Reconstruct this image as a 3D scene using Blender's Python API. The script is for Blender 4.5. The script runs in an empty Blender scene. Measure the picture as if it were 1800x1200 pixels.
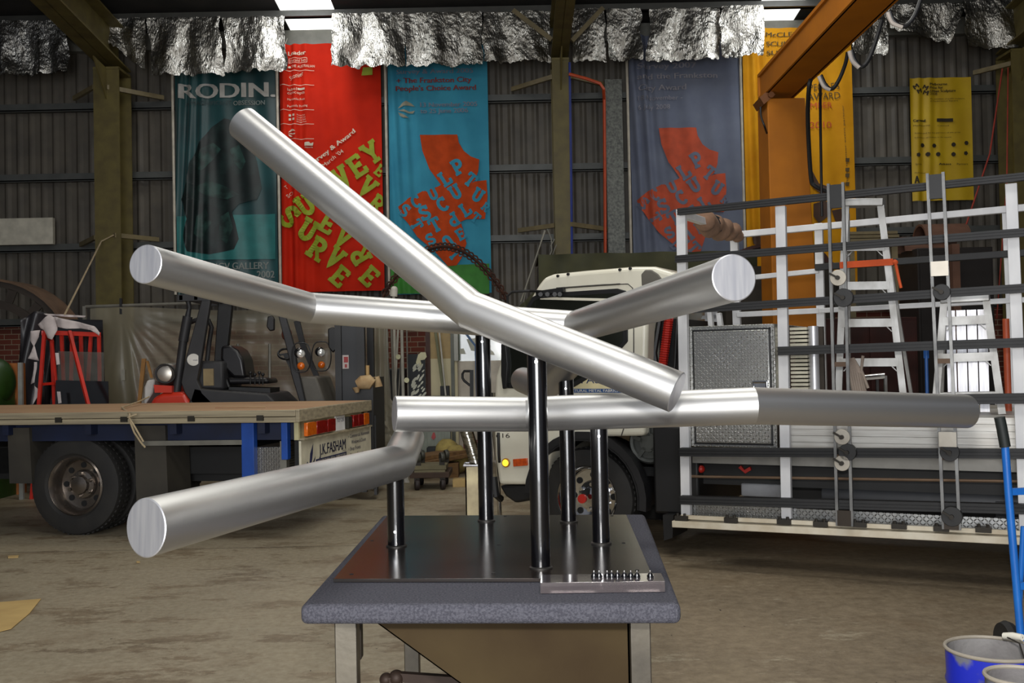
import bpy, math, random
from mathutils import Vector, Matrix, noise
random.seed(7)
S = bpy.context.scene
COL = S.collection

# ---------------------------------------------------------------- camera
F = 1800.0; PITCH = math.atan(35/F); ROLL = 0.02
CAM = Vector((0, 0, 1.45))
fw = Vector((0, math.cos(PITCH), math.sin(PITCH)))
r0 = Vector((1, 0, 0)); u0 = Vector((0, -math.sin(PITCH), math.cos(PITCH)))
RT = (r0*math.cos(ROLL) - u0*math.sin(ROLL)).normalized()
UP = (u0*math.cos(ROLL) + r0*math.sin(ROLL)).normalized()
cd = bpy.data.cameras.new('camera'); cam = bpy.data.objects.new('camera', cd); COL.objects.link(cam)
cd.sensor_width = 36; cd.lens = 36; cd.clip_end = 200
m = Matrix((RT, UP, -fw)).transposed().to_4x4(); m.translation = CAM
cam.matrix_world = m
S.camera = cam

# ---------------------------------------------------------------- world, lights, exposure
S.view_settings.view_transform = 'Standard'; S.view_settings.look = 'None'
S.view_settings.exposure = 0.25; S.view_settings.gamma = 1; S.view_settings.use_curve_mapping = False
w = bpy.data.worlds.new('world'); S.world = w; w.use_nodes = True
w.node_tree.nodes['Background'].inputs[0].default_value = (0.80, 0.84, 0.95, 1)
w.node_tree.nodes['Background'].inputs[1].default_value = 0.17
def area(name, loc, target, sx, sy, power, col=(1, 1, 1)):
    l = bpy.data.lights.new(name, 'AREA'); l.shape = 'RECTANGLE'; l.size = sx; l.size_y = sy
    l.energy = power; l.color = col
    o = bpy.data.objects.new(name, l); COL.objects.link(o); o.location = loc
    o.rotation_euler = (Vector(target)-Vector(loc)).to_track_quat('-Z', 'Y').to_euler()
    return o
# the camera's flash, plus unseen fill lights added overhead and behind the camera
fl = bpy.data.lights.new('camera_flash', 'SPOT'); fl.energy = 300; fl.shadow_soft_size = 0.06
fl.spot_size = math.radians(85); fl.spot_blend = 0.6; fl.color = (1.0, 0.97, 0.93)
flo = bpy.data.objects.new('camera_flash', fl); COL.objects.link(flo); flo.location = (0.0, -0.02, 1.72)
flo.rotation_euler = (math.radians(90), 0, 0)
area('added_back_fill', (-.9, -5.5, 2.35), (0, 8, 2.0), 4.2, 4.6, 560, (0.95, 0.97, 1.0))  # added fill behind the camera, not a visible opening
area('added_top_fill_front', (0.2, 2.2, 6.6), (0.2, 3.2, 0), 3.2, 1.4, 100, (1.0, 0.98, 0.92))  # this and the next three are added ceiling fills, out of view
area('added_top_fill_middle', (0.6, 7.4, 6.7), (0.4, 6.4, 0), 3.6, 1.4, 130, (1.0, 0.98, 0.92))
area('added_top_fill_rear', (-3.0, 10.5, 6.8), (-3.0, 12.5, 2), 3.5, 1.2, 50, (1.0, 0.93, 0.80))
area('added_top_fill_side', (5.0, 10.5, 6.8), (4.5, 12.5, 2), 3.5, 1.2, 45, (1.0, 0.93, 0.80))

# ---------------------------------------------------------------- pixel <-> place helpers (a point seen at a pixel, at a real distance)
def ray(px, py): return fw + RT*((px-900)/F) + UP*((600-py)/F)
def W(px, py, y):
    d = ray(px, py); return CAM + d*(y/d.y)
def ZP(px, py, z):
    d = ray(px, py); return CAM + d*((z-CAM.z)/d.z)

# ---------------------------------------------------------------- materials
def lin(c):
    o = []
    for v in c:
        v /= 255.0
        o.append(v/12.92 if v <= .04045 else ((v+.055)/1.055)**2.4)
    return tuple(o)+(1,)
MC = {}
def nn(nt, t, **k):
    n = nt.nodes.new(t)
    for a, b in k.items(): setattr(n, a, b)
    return n
def mat(name, col, rough=.6, metal=0, col2=None, scale=6, stretch=(1, 1, 1), bump=0, bscale=40, alpha=1, trans=0,
        emit=0, detail=6, contrast=(.35, .7), spec=.5, coat=0, sheen=0, rvar=0):
    if name in MC: return MC[name]
    m = bpy.data.materials.new(name); m.use_nodes = True; nt = m.node_tree; L = nt.links
    b = nt.nodes['Principled BSDF']; I = b.inputs
    I['Base Color'].default_value = lin(col); I['Roughness'].default_value = rough; I['Metallic'].default_value = metal
    I['Alpha'].default_value = alpha; I['Transmission Weight'].default_value = trans
    I['Specular IOR Level'].default_value = spec; I['Coat Weight'].default_value = coat; I['Sheen Weight'].default_value = sheen
    if emit: I['Emission Color'].default_value = lin(col); I['Emission Strength'].default_value = emit
    tc = nn(nt, 'ShaderNodeTexCoord'); mp = nn(nt, 'ShaderNodeMapping'); mp.inputs['Scale'].default_value = stretch
    L.new(tc.outputs['Object'], mp.inputs['Vector'])
    if col2 is None: col2 = tuple(int(v*.86) for v in col)
    nz = nn(nt, 'ShaderNodeTexNoise'); nz.inputs['Scale'].default_value = scale; nz.inputs['Detail'].default_value = detail
    L.new(mp.outputs[0], nz.inputs['Vector'])
    rp = nn(nt, 'ShaderNodeValToRGB'); e = rp.color_ramp.elements
    e[0].position, e[1].position = contrast; e[0].color = lin(col); e[1].color = lin(col2)
    L.new(nz.outputs['Fac'], rp.inputs[0]); L.new(rp.outputs[0], I['Base Color'])
    if rvar:
        mr = nn(nt, 'ShaderNodeMapRange'); mr.inputs['To Min'].default_value = rough-rvar; mr.inputs['To Max'].default_value = rough+rvar
        L.new(nz.outputs['Fac'], mr.inputs[0]); L.new(mr.outputs[0], I['Roughness'])
    if bump:
        n2 = nn(nt, 'ShaderNodeTexNoise'); n2.inputs['Scale'].default_value = bscale; n2.inputs['Detail'].default_value = 3
        L.new(mp.outputs[0], n2.inputs['Vector'])
        bp = nn(nt, 'ShaderNodeBump'); bp.inputs['Strength'].default_value = bump; bp.inputs['Distance'].default_value = .01
        L.new(n2.outputs['Fac'], bp.inputs['Height']); L.new(bp.outputs[0], I['Normal'])
    MC[name] = m; return m

def checker_plate(name, col, rough=.3, cell=.03, axes='XZ'):
    if name in MC: return MC[name]
    m = mat(name, col, rough, 1.0, scale=5, rvar=.06); nt = m.node_tree; L = nt.links
    tc = nn(nt, 'ShaderNodeTexCoord'); sp = nn(nt, 'ShaderNodeSeparateXYZ'); L.new(tc.outputs['Object'], sp.inputs[0])
    def M(op, a, b=None):
        n = nn(nt, 'ShaderNodeMath', operation=op)
        for i, v in enumerate((a, b)):
            if v is None: continue
            if isinstance(v, (int, float)): n.inputs[i].default_value = v
            else: L.new(v, n.inputs[i])
        return n.outputs[0]
    u = M('DIVIDE', sp.outputs[axes[0]], cell); v = M('DIVIDE', sp.outputs[axes[1]], cell)
    fu = M('FLOOR', u); fv = M('FLOOR', v)
    par = M('FLOORED_MODULO', M('ADD', fu, fv), 2.0)
    a0 = M('SUBTRACT', M('SUBTRACT', u, fu), .5); b0 = M('SUBTRACT', M('SUBTRACT', v, fv), .5)
    s = M('ADD', a0, b0); d = M('SUBTRACT', a0, b0)
    sgn = M('SUBTRACT', M('MULTIPLY', par, 2.0), 1.0)
    # mix s/d by parity
    mean = M('MULTIPLY', M('ADD', s, d), .5); half = M('MULTIPLY', M('MULTIPLY', M('SUBTRACT', s, d), .5), sgn)
    p = M('ADD', mean, half); q = M('SUBTRACT', mean, half)
    e = M('ADD', M('POWER', M('ABSOLUTE', M('DIVIDE', p, .8)), 2.0), M('POWER', M('ABSOLUTE', M('DIVIDE', q, .26)), 2.0))
    h = M('MAXIMUM', M('SUBTRACT', 1.0, e), 0.0)
    bp = nn(nt, 'ShaderNodeBump'); bp.inputs['Strength'].default_value = 1; bp.inputs['Distance'].default_value = .004
    L.new(h, bp.inputs['Height']); L.new(bp.outputs[0], nt.nodes['Principled BSDF'].inputs['Normal'])
    return m

def brick_mat(name):
    m = mat(name, (120, 62, 42), .85, scale=8, bump=.3); nt = m.node_tree; L = nt.links
    tc = nn(nt, 'ShaderNodeTexCoord'); sp = nn(nt, 'ShaderNodeSeparateXYZ'); cb = nn(nt, 'ShaderNodeCombineXYZ')
    L.new(tc.outputs['Object'], sp.inputs[0]); L.new(sp.outputs['X'], cb.inputs['X']); L.new(sp.outputs['Z'], cb.inputs['Y'])
    br = nn(nt, 'ShaderNodeTexBrick'); br.inputs['Scale'].default_value = 1.0
    br.inputs['Brick Width'].default_value = .24; br.inputs['Row Height'].default_value = .086; br.inputs['Mortar Size'].default_value = .006
    br.inputs['Color1'].default_value = lin((112, 52, 36)); br.inputs['Color2'].default_value = lin((84, 42, 32)); br.inputs['Mortar'].default_value = lin((140, 125, 105))
    L.new(cb.outputs[0], br.inputs['Vector']); L.new(br.outputs['Color'], nt.nodes['Principled BSDF'].inputs['Base Color'])
    return m

def floor_mat():
    m = bpy.data.materials.new('worn_concrete'); m.use_nodes = True; nt = m.node_tree; L = nt.links
    b = nt.nodes['Principled BSDF']
    tc = nn(nt, 'ShaderNodeTexCoord')
    def noi(scale, st, det=8, rough=.6):
        mp = nn(nt, 'ShaderNodeMapping'); mp.inputs['Scale'].default_value = st; L.new(tc.outputs['Object'], mp.inputs['Vector'])
        n = nn(nt, 'ShaderNodeTexNoise'); n.inputs['Scale'].default_value = scale; n.inputs['Detail'].default_value = det; n.inputs['Roughness'].default_value = rough
        L.new(mp.outputs[0], n.inputs['Vector']); return n.outputs['Fac']
    def ramp(f, p0, c0, p1, c1):
        r = nn(nt, 'ShaderNodeValToRGB'); e = r.color_ramp.elements; e[0].position = p0; e[1].position = p1; e[0].color = c0; e[1].color = c1
        L.new(f, r.inputs[0]); return r.outputs[0]
    def mix(f, a, bb, mode='MIX'):
        x = nn(nt, 'ShaderNodeMix', data_type='RGBA', blend_type=mode)
        if isinstance(f, float): x.inputs[0].default_value = f
        else: L.new(f, x.inputs[0])
        L.new(a, x.inputs[6]); L.new(bb, x.inputs[7]); return x.outputs[2]
    base = ramp(noi(.7, (1, 1, 1), 12, .62), .36, lin((140, 124, 99)), .66, lin((100, 86, 67)))
    fine = ramp(noi(14, (1, 1, 1), 14, .75), .38, lin((100, 88, 70)), .64, lin((158, 144, 120)))
    c = mix(.45, base, fine)
    sp = nn(nt, 'ShaderNodeSeparateXYZ'); L.new(tc.outputs['Object'], sp.inputs[0])
    # worn pale paint, weighted left to bake in the brighter lighting on that side
    wear = noi(1.9, (.75, 1.4, 1), 15, .78)
    mr = nn(nt, 'ShaderNodeMapRange'); mr.inputs['From Min'].default_value = 2.2; mr.inputs['From Max'].default_value = -1.2
    mr.inputs['To Min'].default_value = -.10; mr.inputs['To Max'].default_value = .07; L.new(sp.outputs['X'], mr.inputs[0])
    ad = nn(nt, 'ShaderNodeMath', operation='ADD'); L.new(wear, ad.inputs[0]); L.new(mr.outputs[0], ad.inputs[1])
    wr = ramp(ad.outputs[0], .505, (0, 0, 0, 1), .545, (.62, .62, .62, 1))
    pale = ramp(noi(22, (1, 1, 1), 10, .7), .35, lin((176, 167, 144)), .68, lin((142, 131, 108)))
    c = mix(wr, c, pale)
    st = ramp(noi(1.3, (1, 1, 1), 9, .6), .56, (0, 0, 0, 1), .74, (.6, .6, .6, 1))
    dk = ramp(noi(4, (1, 1, 1)), .3, lin((92, 68, 42)), .7, lin((104, 84, 60)))
    c = mix(st, c, dk)
    sk = ramp(noi(34, (1, .5, 1), 3, .5), .72, (0, 0, 0, 1), .75, (1, 1, 1, 1)); sc_ = nn(nt, 'ShaderNodeRGB'); sc_.outputs[0].default_value = lin((60, 50, 40)); c = mix(sk, c, sc_.outputs[0])
    # sawn joints
    j = nn(nt, 'ShaderNodeMath', operation='PINGPONG'); L.new(sp.outputs['Y'], j.inputs[0]); j.inputs[1].default_value = 2.06
    jl = nn(nt, 'ShaderNodeMath', operation='LESS_THAN'); L.new(j.outputs[0], jl.inputs[0]); jl.inputs[1].default_value = .006
    jc = nn(nt, 'ShaderNodeRGB'); jc.outputs[0].default_value = lin((70, 62, 52)); c = mix(jl.outputs[0], c, jc.outputs[0])
    L.new(c, b.inputs['Base Color'])
    rr = nn(nt, 'ShaderNodeMapRange'); rr.inputs['To Min'].default_value = .38; rr.inputs['To Max'].default_value = .72; L.new(wear, rr.inputs[0]); L.new(rr.outputs[0], b.inputs['Roughness'])
    bp = nn(nt, 'ShaderNodeBump'); bp.inputs['Strength'].default_value = .25; bp.inputs['Distance'].default_value = .004
    L.new(noi(60, (1, 1, 1), 4), bp.inputs['Height']); L.new(bp.outputs[0], b.inputs['Normal'])
    return m

# ---------------------------------------------------------------- mesh builder
class MB:
    def __init__(s): s.v = []; s.f = []
    def add(s, vs, fs):
        n = len(s.v); s.v += [Vector(p) for p in vs]; s.f += [tuple(i+n for i in f) for f in fs]; return s
    def box(s, x0, x1, y0, y1, z0, z1):
        return s.add([(x0,y0,z0),(x1,y0,z0),(x1,y1,z0),(x0,y1,z0),(x0,y0,z1),(x1,y0,z1),(x1,y1,z1),(x0,y1,z1)],
                     [(0,3,2,1),(4,5,6,7),(0,1,5,4),(1,2,6,5),(2,3,7,6),(3,0,4,7)])
    def bar(s, p, q, w, h, up=(0,0,1), ext=0):
        p = Vector(p); q = Vector(q); d = (q-p).normalized(); up = Vector(up)
        if abs(d.dot(up)) > .98: up = Vector((0,1,0))
        a = d.cross(up).normalized()*w/2; b = a.cross(d).normalized()*h/2
        p = p-d*ext; q = q+d*ext
        vs = [p-a-b, p+a-b, p+a+b, p-a+b, q-a-b, q+a-b, q+a+b, q-a+b]
        return s.add(vs, [(0,3,2,1),(4,5,6,7),(0,1,5,4),(1,2,6,5),(2,3,7,6),(3,0,4,7)])
    def tube(s, pts, r, n=10, caps=True, closed=False):
        pts = [Vector(p) for p in pts]; N = len(pts)
        rs = r if isinstance(r, (list, tuple)) else [r]*N
        def T(i):
            if closed: return (pts[(i+1) % N]-pts[i-1]).normalized()
            a = pts[max(i-1, 0)]; b = pts[min(i+1, N-1)]; return (b-a).normalized()
        t = T(0); a = t.orthogonal().normalized(); rings = []
        base = len(s.v)
        for i in range(N):
            t = T(i); a = (a-t*a.dot(t)).normalized(); b = t.cross(a)
            s.v += [pts[i]+(a*math.cos(k*math.tau/n)+b*math.sin(k*math.tau/n))*rs[i] for k in range(n)]
        M = N if closed else N-1
        for i in range(M):
            j = (i+1) % N
            for k in range(n):
                k2 = (k+1) % n
                s.f.append((base+i*n+k, base+i*n+k2, base+j*n+k2, base+j*n+k))
        if caps and not closed:
            s.f.append(tuple(base+k for k in reversed(range(n)))); s.f.append(tuple(base+(N-1)*n+k for k in range(n)))
        return s
    def cyl(s, p, q, r, n=20, r2=None): return s.tube([p, q], [r, r if r2 is None else r2], n)
    def lathe(s, prof, c, ax=(0,0,1), n=32, caps=True):
        c = Vector(c); ax = Vector(ax).normalized(); a = ax.orthogonal().normalized(); b = ax.cross(a); base = len(s.v)
        for r, h in prof:
            s.v += [c+ax*h+(a*math.cos(k*math.tau/n)+b*math.sin(k*math.tau/n))*r for k in range(n)]
        for i in range(len(prof)-1):
            for k in range(n):
                k2 = (k+1) % n
                s.f.append((base+i*n+k, base+i*n+k2, base+(i+1)*n+k2, base+(i+1)*n+k))
        if caps:
            s.f.append(tuple(base+k for k in reversed(range(n)))); s.f.append(tuple(base+(len(prof)-1)*n+k for k in range(n)))
        return s
    def prism(s, poly, off):
        off = Vector(off); n = len(poly); base = len(s.v)
        s.v += [Vector(p) for p in poly]+[Vector(p)+off for p in poly]
        s.f.append(tuple(base+i for i in range(n))); s.f.append(tuple(base+n+i for i in reversed(range(n))))
        for i in range(n):
            j = (i+1) % n; s.f.append((base+j, base+i, base+n+i, base+n+j))
        return s
    def sphere(s, c, r, n=12, sc=(1,1,1)):
        c = Vector(c); prof = [(math.sin(i*math.pi/n), -math.cos(i*math.pi/n)) for i in range(1, n)]
        base = len(s.v); k = n*2
        for rr, h in prof:
            s.v += [c+Vector((math.cos(j*math.tau/k)*rr*r*sc[0], math.sin(j*math.tau/k)*rr*r*sc[1], h*r*sc[2])) for j in range(k)]
        for i in range(len(prof)-1):
            for j in range(k):
                j2 = (j+1) % k; s.f.append((base+i*k+j, base+i*k+j2, base+(i+1)*k+j2, base+(i+1)*k+j))
        s.f.append(tuple(base+j for j in reversed(range(k)))); s.f.append(tuple(base+(len(prof)-1)*k+j for j in range(k)))
        return s
    def grid(s, nu, nv, fn):
        base = len(s.v)
        for j in range(nv+1):
            for i in range(nu+1): s.v.append(Vector(fn(i/nu, j/nv)))
        for j in range(nv):
            for i in range(nu):
                a = base+j*(nu+1)+i; s.f.append((a, a+1, a+nu+2, a+nu+1))
        return s
    def build(s, name, material, parent=None, bevel=0, smooth=35, solid=0, seg=2):
        off = Vector((0,0,0)); p = parent
        if parent is not None and not parent.get('_local'):
            while p is not None: off += Vector(p.location); p = p.parent
        me = bpy.data.meshes.new(name); me.from_pydata([v-off for v in s.v], [], s.f); me.update()
        if smooth:
            me.polygons.foreach_set('use_smooth', [True]*len(me.polygons)); me.set_sharp_from_angle(angle=math.radians(smooth))
        if material: me.materials.append(material)
        o = bpy.data.objects.new(name, me); COL.objects.link(o)
        if parent is not None:
            o.parent = parent
            if parent.get('_local'): o['_local'] = 1
        if solid:
            md = o.modifiers.new('solid', 'SOLIDIFY'); md.thickness = solid; md.offset = 0
        if bevel:
            md = o.modifiers.new('bevel', 'BEVEL'); md.width = bevel; md.segments = seg; md.limit_method = 'ANGLE'
        return o
def tag(o, label, cat=None, group=None, kind=None):
    if label: o['label'] = label
    if cat: o['category'] = cat
    if group: o['group'] = group
    if kind: o['kind'] = kind
    return o
def thing(name, label, cat, loc, rz=0, group=None, local=False):
    o = bpy.data.objects.new(name, None); COL.objects.link(o); o.location = loc; o.rotation_euler = (0, 0, rz)
    o.empty_display_size = .1
    if local: o['_local'] = 1
    return tag(o, label, cat, group)
def struct(name, mb, material, parent=None, **k):
    o = mb.build(name, material, parent, **k)
    if parent is None: o['kind'] = 'structure'
    return o
def dup(root, loc=None, rz=None, label=None, group=None):
    r = root.copy(); COL.objects.link(r)
    if loc is not None: r.location = loc
    if rz is not None: r.rotation_euler = (0, 0, rz)
    if label: r['label'] = label
    if group: r['group'] = group
    for ch in list(root.children):
        c = ch.copy(); COL.objects.link(c); c.parent = r
        for g in ch.children:
            d = g.copy(); COL.objects.link(d); d.parent = c
    return r

def refine(tris, ml, cap=24000):
    T = list(tris); out = []
    while T:
        a, b, c = T.pop(); e = [((b-a).length, 0), ((c-b).length, 1), ((a-c).length, 2)]; l, k = max(e)
        if l < ml or len(out)+len(T) > cap: out.append((a, b, c)); continue
        if k == 0: q = (a+b)/2; T += [(a, q, c), (q, b, c)]
        elif k == 1: q = (b+c)/2; T += [(a, b, q), (a, q, c)]
        else: q = (c+a)/2; T += [(a, b, q), (q, b, c)]
    return out
def tri_mesh(tris, fn, mb):
    idx = {}; vs = []; fs = []
    for tr in tris:
        f = []
        for p in tr:
            k = (round(p.x, 5), round(p.y, 5), round(p.z, 5))
            if k not in idx: idx[k] = len(vs); vs.append(fn(p))
            f.append(idx[k])
        if len(set(f)) == 3: fs.append(tuple(f))
    return mb.add(vs, fs)
# text as mesh geometry, in a frame given by origin + two in-plane axes
def text_tris(body):
    cu = bpy.data.curves.new('t', 'FONT'); cu.body = body; cu.resolution_u = 3
    o = bpy.data.objects.new('t', cu); me = bpy.data.meshes.new_from_object(o)
    vs = [v.co.copy() for v in me.vertices]; fs = [tuple(p.vertices) for p in me.polygons]
    bpy.data.objects.remove(o); bpy.data.curves.remove(cu); bpy.data.meshes.remove(me)
    return vs, fs
def text_mb(body, org, ux, uy, height, width=None, warp=None, bold=0, mbx=None):
    """org: lower-left corner of the text; height: cap height in metres; width: optional forced width."""
    vs, fs = text_tris(body)
    x0 = min(v.x for v in vs); x1 = max(v.x for v in vs)
    sc = height/.70; sx = sc if width is None else width/(x1-x0)
    org = Vector(org); ux = Vector(ux); uy = Vector(uy)
    mb = mbx or MB()
    shifts = [0] if not bold else [-bold, 0, bold]
    for sh in shifts:
        pts = [org+ux*((v.x-x0)*sx+sh)+uy*(v.y*sc) for v in vs]
        if warp:
            tris = []
            for f in fs:
                for i in range(1, len(f)-1): tris.append((pts[f[0]], pts[f[i]], pts[f[i+1]]))
            tri_mesh(refine(tris, .05), warp, mb)
        else: mb.add(pts, fs)
    return mb
# ================================================================ SETTING
YW = 17.0                       # distance of the back wall
cladding = mat('grey_cladding', (96, 90, 80), .55, 0, (78, 74, 68), 3, bump=.05)
girt_m = mat('girt_steel', (88, 90, 88), .5, .2, scale=4)
olive = mat('olive_painted_steel', (98, 88, 44), .55, 0, (80, 70, 36), 5, bump=.05)
dark_roof = mat('dark_roof_steel', (44, 42, 40), .7, 0, (30, 30, 30), 3)

struct('floor', MB().box(-22, 22, -8, YW+.3, -.12, 0), floor_mat())
# profiled steel cladding: real ribs
mb = MB(); prof = []
x = -16.0
while x < 16:
    prof += [(x, 0), (x+.045, .035), (x+.075, .035), (x+.12, 0)]; x += .2
vs = []; fs = []
for i, (a, d) in enumerate(prof): vs += [(a, YW-d, 2.2), (a, YW-d, 7.05)]
for i in range(len(prof)-1): fs.append((2*i, 2*i+2, 2*i+3, 2*i+1))
mb.add(vs, fs)
struct('wall_back', mb, cladding, smooth=0)
struct('wall_back_brickwork', MB().box(-16, 16, YW-.06, YW+.2, 0, 2.2), brick_mat('red_brick'))
for s_, nm in ((-16, 'wall_left'), (16, 'wall_right')):
    struct(nm, MB().box(min(s_, s_*1.01), max(s_, s_*1.01), -7, YW, 0, 7.0), mat('side_cladding', (70, 68, 62), .6))
ROOF = lambda y: 7.02+.1*(YW-y)
n = 0
for (hz) in (5.82, 4.66, 3.5, 2.28):
    n += 1
    g = MB().box(-16, 16, YW-.20, YW-.05, hz-.09, hz-.075).box(-16, 16, YW-.20, YW-.185, hz-.09, hz+.03).box(-16, 16, YW-.20, YW-.19, hz-.1, hz-.07)
    struct('trim_%d' % n, g, girt_m)
# roof with two translucent daylight panels
sk = [(W(498, 40, 16.2).x-.05, W(583, 40, 16.2).x+.05), (W(1338, 10, 16.2).x, W(1412, 10, 16.2).x+.05)]
cuts = [-16, sk[0][0], sk[0][1], sk[1][0], sk[1][1], 16]
mb = MB()
for a, b in ((cuts[0], cuts[1]), (cuts[2], cuts[3]), (cuts[4], cuts[5])):
    mb.prism([(a, YW, ROOF(YW)), (b, YW, ROOF(YW)), (b, 2, ROOF(2)), (a, 2, ROOF(2))], (0, 0, .06))
for a, b in ((cuts[1], cuts[2]), (cuts[3], cuts[4])):
    mb.prism([(a, 13, ROOF(13)), (b, 13, ROOF(13)), (b, 2, ROOF(2)), (a, 2, ROOF(2))], (0, 0, .06))
struct('ceiling', mb, dark_roof)
sky_m = mat('daylight_panel', (250, 250, 245), .5, emit=1.6)
for i, (a, b) in enumerate(sk):
    mb = MB().prism([(a+.01, YW-.02, ROOF(YW-.02)), (b-.01, YW-.02, ROOF(YW-.02)), (b-.01, 13.01, ROOF(13.01)), (a+.01, 13.01, ROOF(13.01))], (0, 0, .03))
    struct('window_%d' % (i+1), mb, sky_m)
    area('skylight_daylight', ((a+b)/2, 15.4, ROOF(15.4)-.05), ((a+b)/2, 16.2, 3), .7, 2.2, 60, (.95, .98, 1))
# eave plate, purlins
struct('trim_5', MB().box(-16, 16, YW-.16, YW-.01, 6.72, 7.0), mat('eave_plate', (120, 120, 112), .5))
n = 5
for y_ in (16.2, 14.6, 13.0, 11.4):
    n += 1
    struct('trim_%d' % n, MB().box(-16, 16, y_-.04, y_+.04, ROOF(y_)-.12, ROOF(y_)-.005).box(-16, 16, y_-.1, y_+.04, ROOF(y_)-.12, ROOF(y_)-.105), mat('purlin_steel', (62, 62, 58), .5))

# portal frames: I-section columns with rafters rising towards the camera
def portal(cx, y, fwid, dep, label, extra=()):
    t = thing('portal_frame', label, 'steel frame', (cx, y, 0))
    topz = 6.15
    c = MB().box(cx-fwid/2, cx+fwid/2, y-.012, y+.012, 0, topz).box(cx-.008, cx+.008, y, y+dep, 0, topz).box(cx-fwid/2, cx+fwid/2, y+dep-.012, y+dep+.012, 0, topz)
    c.build('column', olive, t)
    r = MB(); hw = fwid/2
    y0, y1 = y+dep, 3.2
    def zb(q): return ROOF(q)-.86
    for (za, zb_) in ((0, .03), (.59, .62)):
        vs = [(cx-hw, y0, zb(y0)+za), (cx+hw, y0, zb(y0)+za), (cx+hw, y1, zb(y1)+za), (cx-hw, y1, zb(y1)+za)]
        r.prism(vs, (0, 0, .03))
    r.prism([(cx-.008, y0, zb(y0)), (cx-.008, y1, zb(y1)), (cx-.008, y1, zb(y1)+.6), (cx-.008, y0, zb(y0)+.6)], (.016, 0, 0))
    r.build('rafter', olive, t)
    MB().box(cx-hw, cx+hw, y-.02, y+dep, topz-.02, topz+.02).prism([(cx-.01, y, topz), (cx-.01, y-.5, topz+.05), (cx-.01, y, topz-.5)], (.02, 0, 0)).build('haunch', olive, t)
    return t
Ycol = 15.9
cxl = W(190, 400, Ycol).x; cxc = W(989, 300, Ycol).x; cxr = W(1800, 300, Ycol).x
pl = portal(cxl, Ycol, .40, .5, 'olive steel portal column and rafter at left, beside the dark green banner')
pc = portal(cxc, Ycol, .27, .5, 'olive steel portal column in the centre, behind the white truck cab')
pr = portal(cxr, Ycol, .30, .5, 'olive steel portal column at far right, beyond the small yellow banner')
# knee braces
def brace(par, *segs):
    for p, q in segs:
        MB().bar(p, q, .05, .07).build('brace', mat('brace_steel', (118, 106, 76), .6), par)
brace(pl, (W(130, 173, 16.5), W(165, 153, 15.95)), (W(187, 153, 15.88), W(287, 172, 16.6)), (W(142, 430, 16.6), W(168, 417, 15.95)), (W(200, 413, 15.88), W(278, 421, 16.6)))
brace(pc, (W(900, 157, 16.6), W(972, 135, 15.95)), (W(1003, 134, 15.88), W(1060, 148, 16.6)), (W(912, 405, 16.6), W(976, 396, 15.95)), (W(1003, 394, 15.88), W(1068, 403, 16.6)))
brace(pc, (W(902, 18, 15.9), W(970, 70, 15.8)), (W(1005, 72, 15.8), W(1060, 14, 15.9)))
brace(pr, (W(1712, 128, 16.6), W(1792, 108, 15.9)))
# service lines by the central column
o = MB().tube([W(1001, 110, 15.9), W(1003, 250, 15.9), W(1005, 440, 15.9), W(1006, 620, 15.9)], .022, 8).build('blue_cable', mat('blue_plastic', (30, 50, 130), .5)); tag(o, 'dark blue cable running down the right side of the central column', 'cable')
o = MB().tube([W(1000, 130, 15.86), W(1030, 138, 15.86), W(1055, 147, 15.9), W(1061, 156, 15.9), W(1062, 175, 16.1), W(1063, 300, 16.2), W(1064, 470, 16.2)], .025, 8).build('orange_conduit', mat('orange_plastic', (190, 72, 30), .5)); tag(o, 'orange conduit bending off the central column and down the wall', 'conduit')
o = MB().box(W(1066, 300, 16.55).x, W(1096, 300, 16.55).x, 16.52, 16.62, 2.4, W(1080, 140, 16.55).z).build('cable_tray', mat('speckled_tray', (110, 112, 106), .5, .4, (70, 72, 70), 30, bump=.3)); tag(o, 'speckled grey vertical cable tray left of the grey-blue banner', 'cable tray')
o = MB().box(W(-60, 400, 16.4).x, W(83, 400, 16.4).x, 16.6, 16.68, W(40, 427, 16.4).z, W(40, 380, 16.4).z).build('white_board', mat('white_foam', (205, 200, 184), .7)); tag(o, 'off-white foam board resting on the wall rail at far left', 'board')

# ---------------------------------------------------------------- foil insulation hanging from the eave purlin
foil_m = mat('crinkled_foil', (182, 180, 174), .28, .97, (120, 116, 108), 14, (1, 1, .45), bump=1.0, bscale=48, contrast=(.3, .75), rvar=.14)
for n_ in foil_m.node_tree.nodes:
    if n_.type == 'BUMP': n_.inputs['Distance'].default_value = .014
fo = [(-60, -5, 40, 132, 0), (-2, 66, 36, 132, 0), (60, 118, 42, 128, .1), (176, 256, 32, 126, .55), (260, 388, 34, 132, .08), (392, 500, 30, 125, .04), (582, 710, 24, 118, 0), (711, 846, 18, 116, 0),
      (850, 966, 16, 110, 0), (1004, 1064, 12, 108, 0), (1066, 1125, 10, 106, .1), (1140, 1266, 8, 107, -.1), (1267, 1341, 6, 98, 0), (1498, 1562, 20, 95, -.15), (1564, 1700, -14, 76, 1.2), (1693, 1840, -10, 84, 0)]
pos = ['at the far left edge', 'over the wall left of the left column', 'torn short, nearest the left column on its left side', 'slanting, just right of the left column', 'above the dark green banner', 'above the gap between green and red banners',
       'above the right half of the red banner', 'above the blue banner', 'just left of the central column', 'just right of the central column', 'second to the right of the central column', 'above the grey-blue banner', 'left of the right-hand skylight',
       'behind the yellow crane boom', 'sagging as a torn flap right of the crane boom', 'above the small yellow banner, at the right edge']
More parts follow.
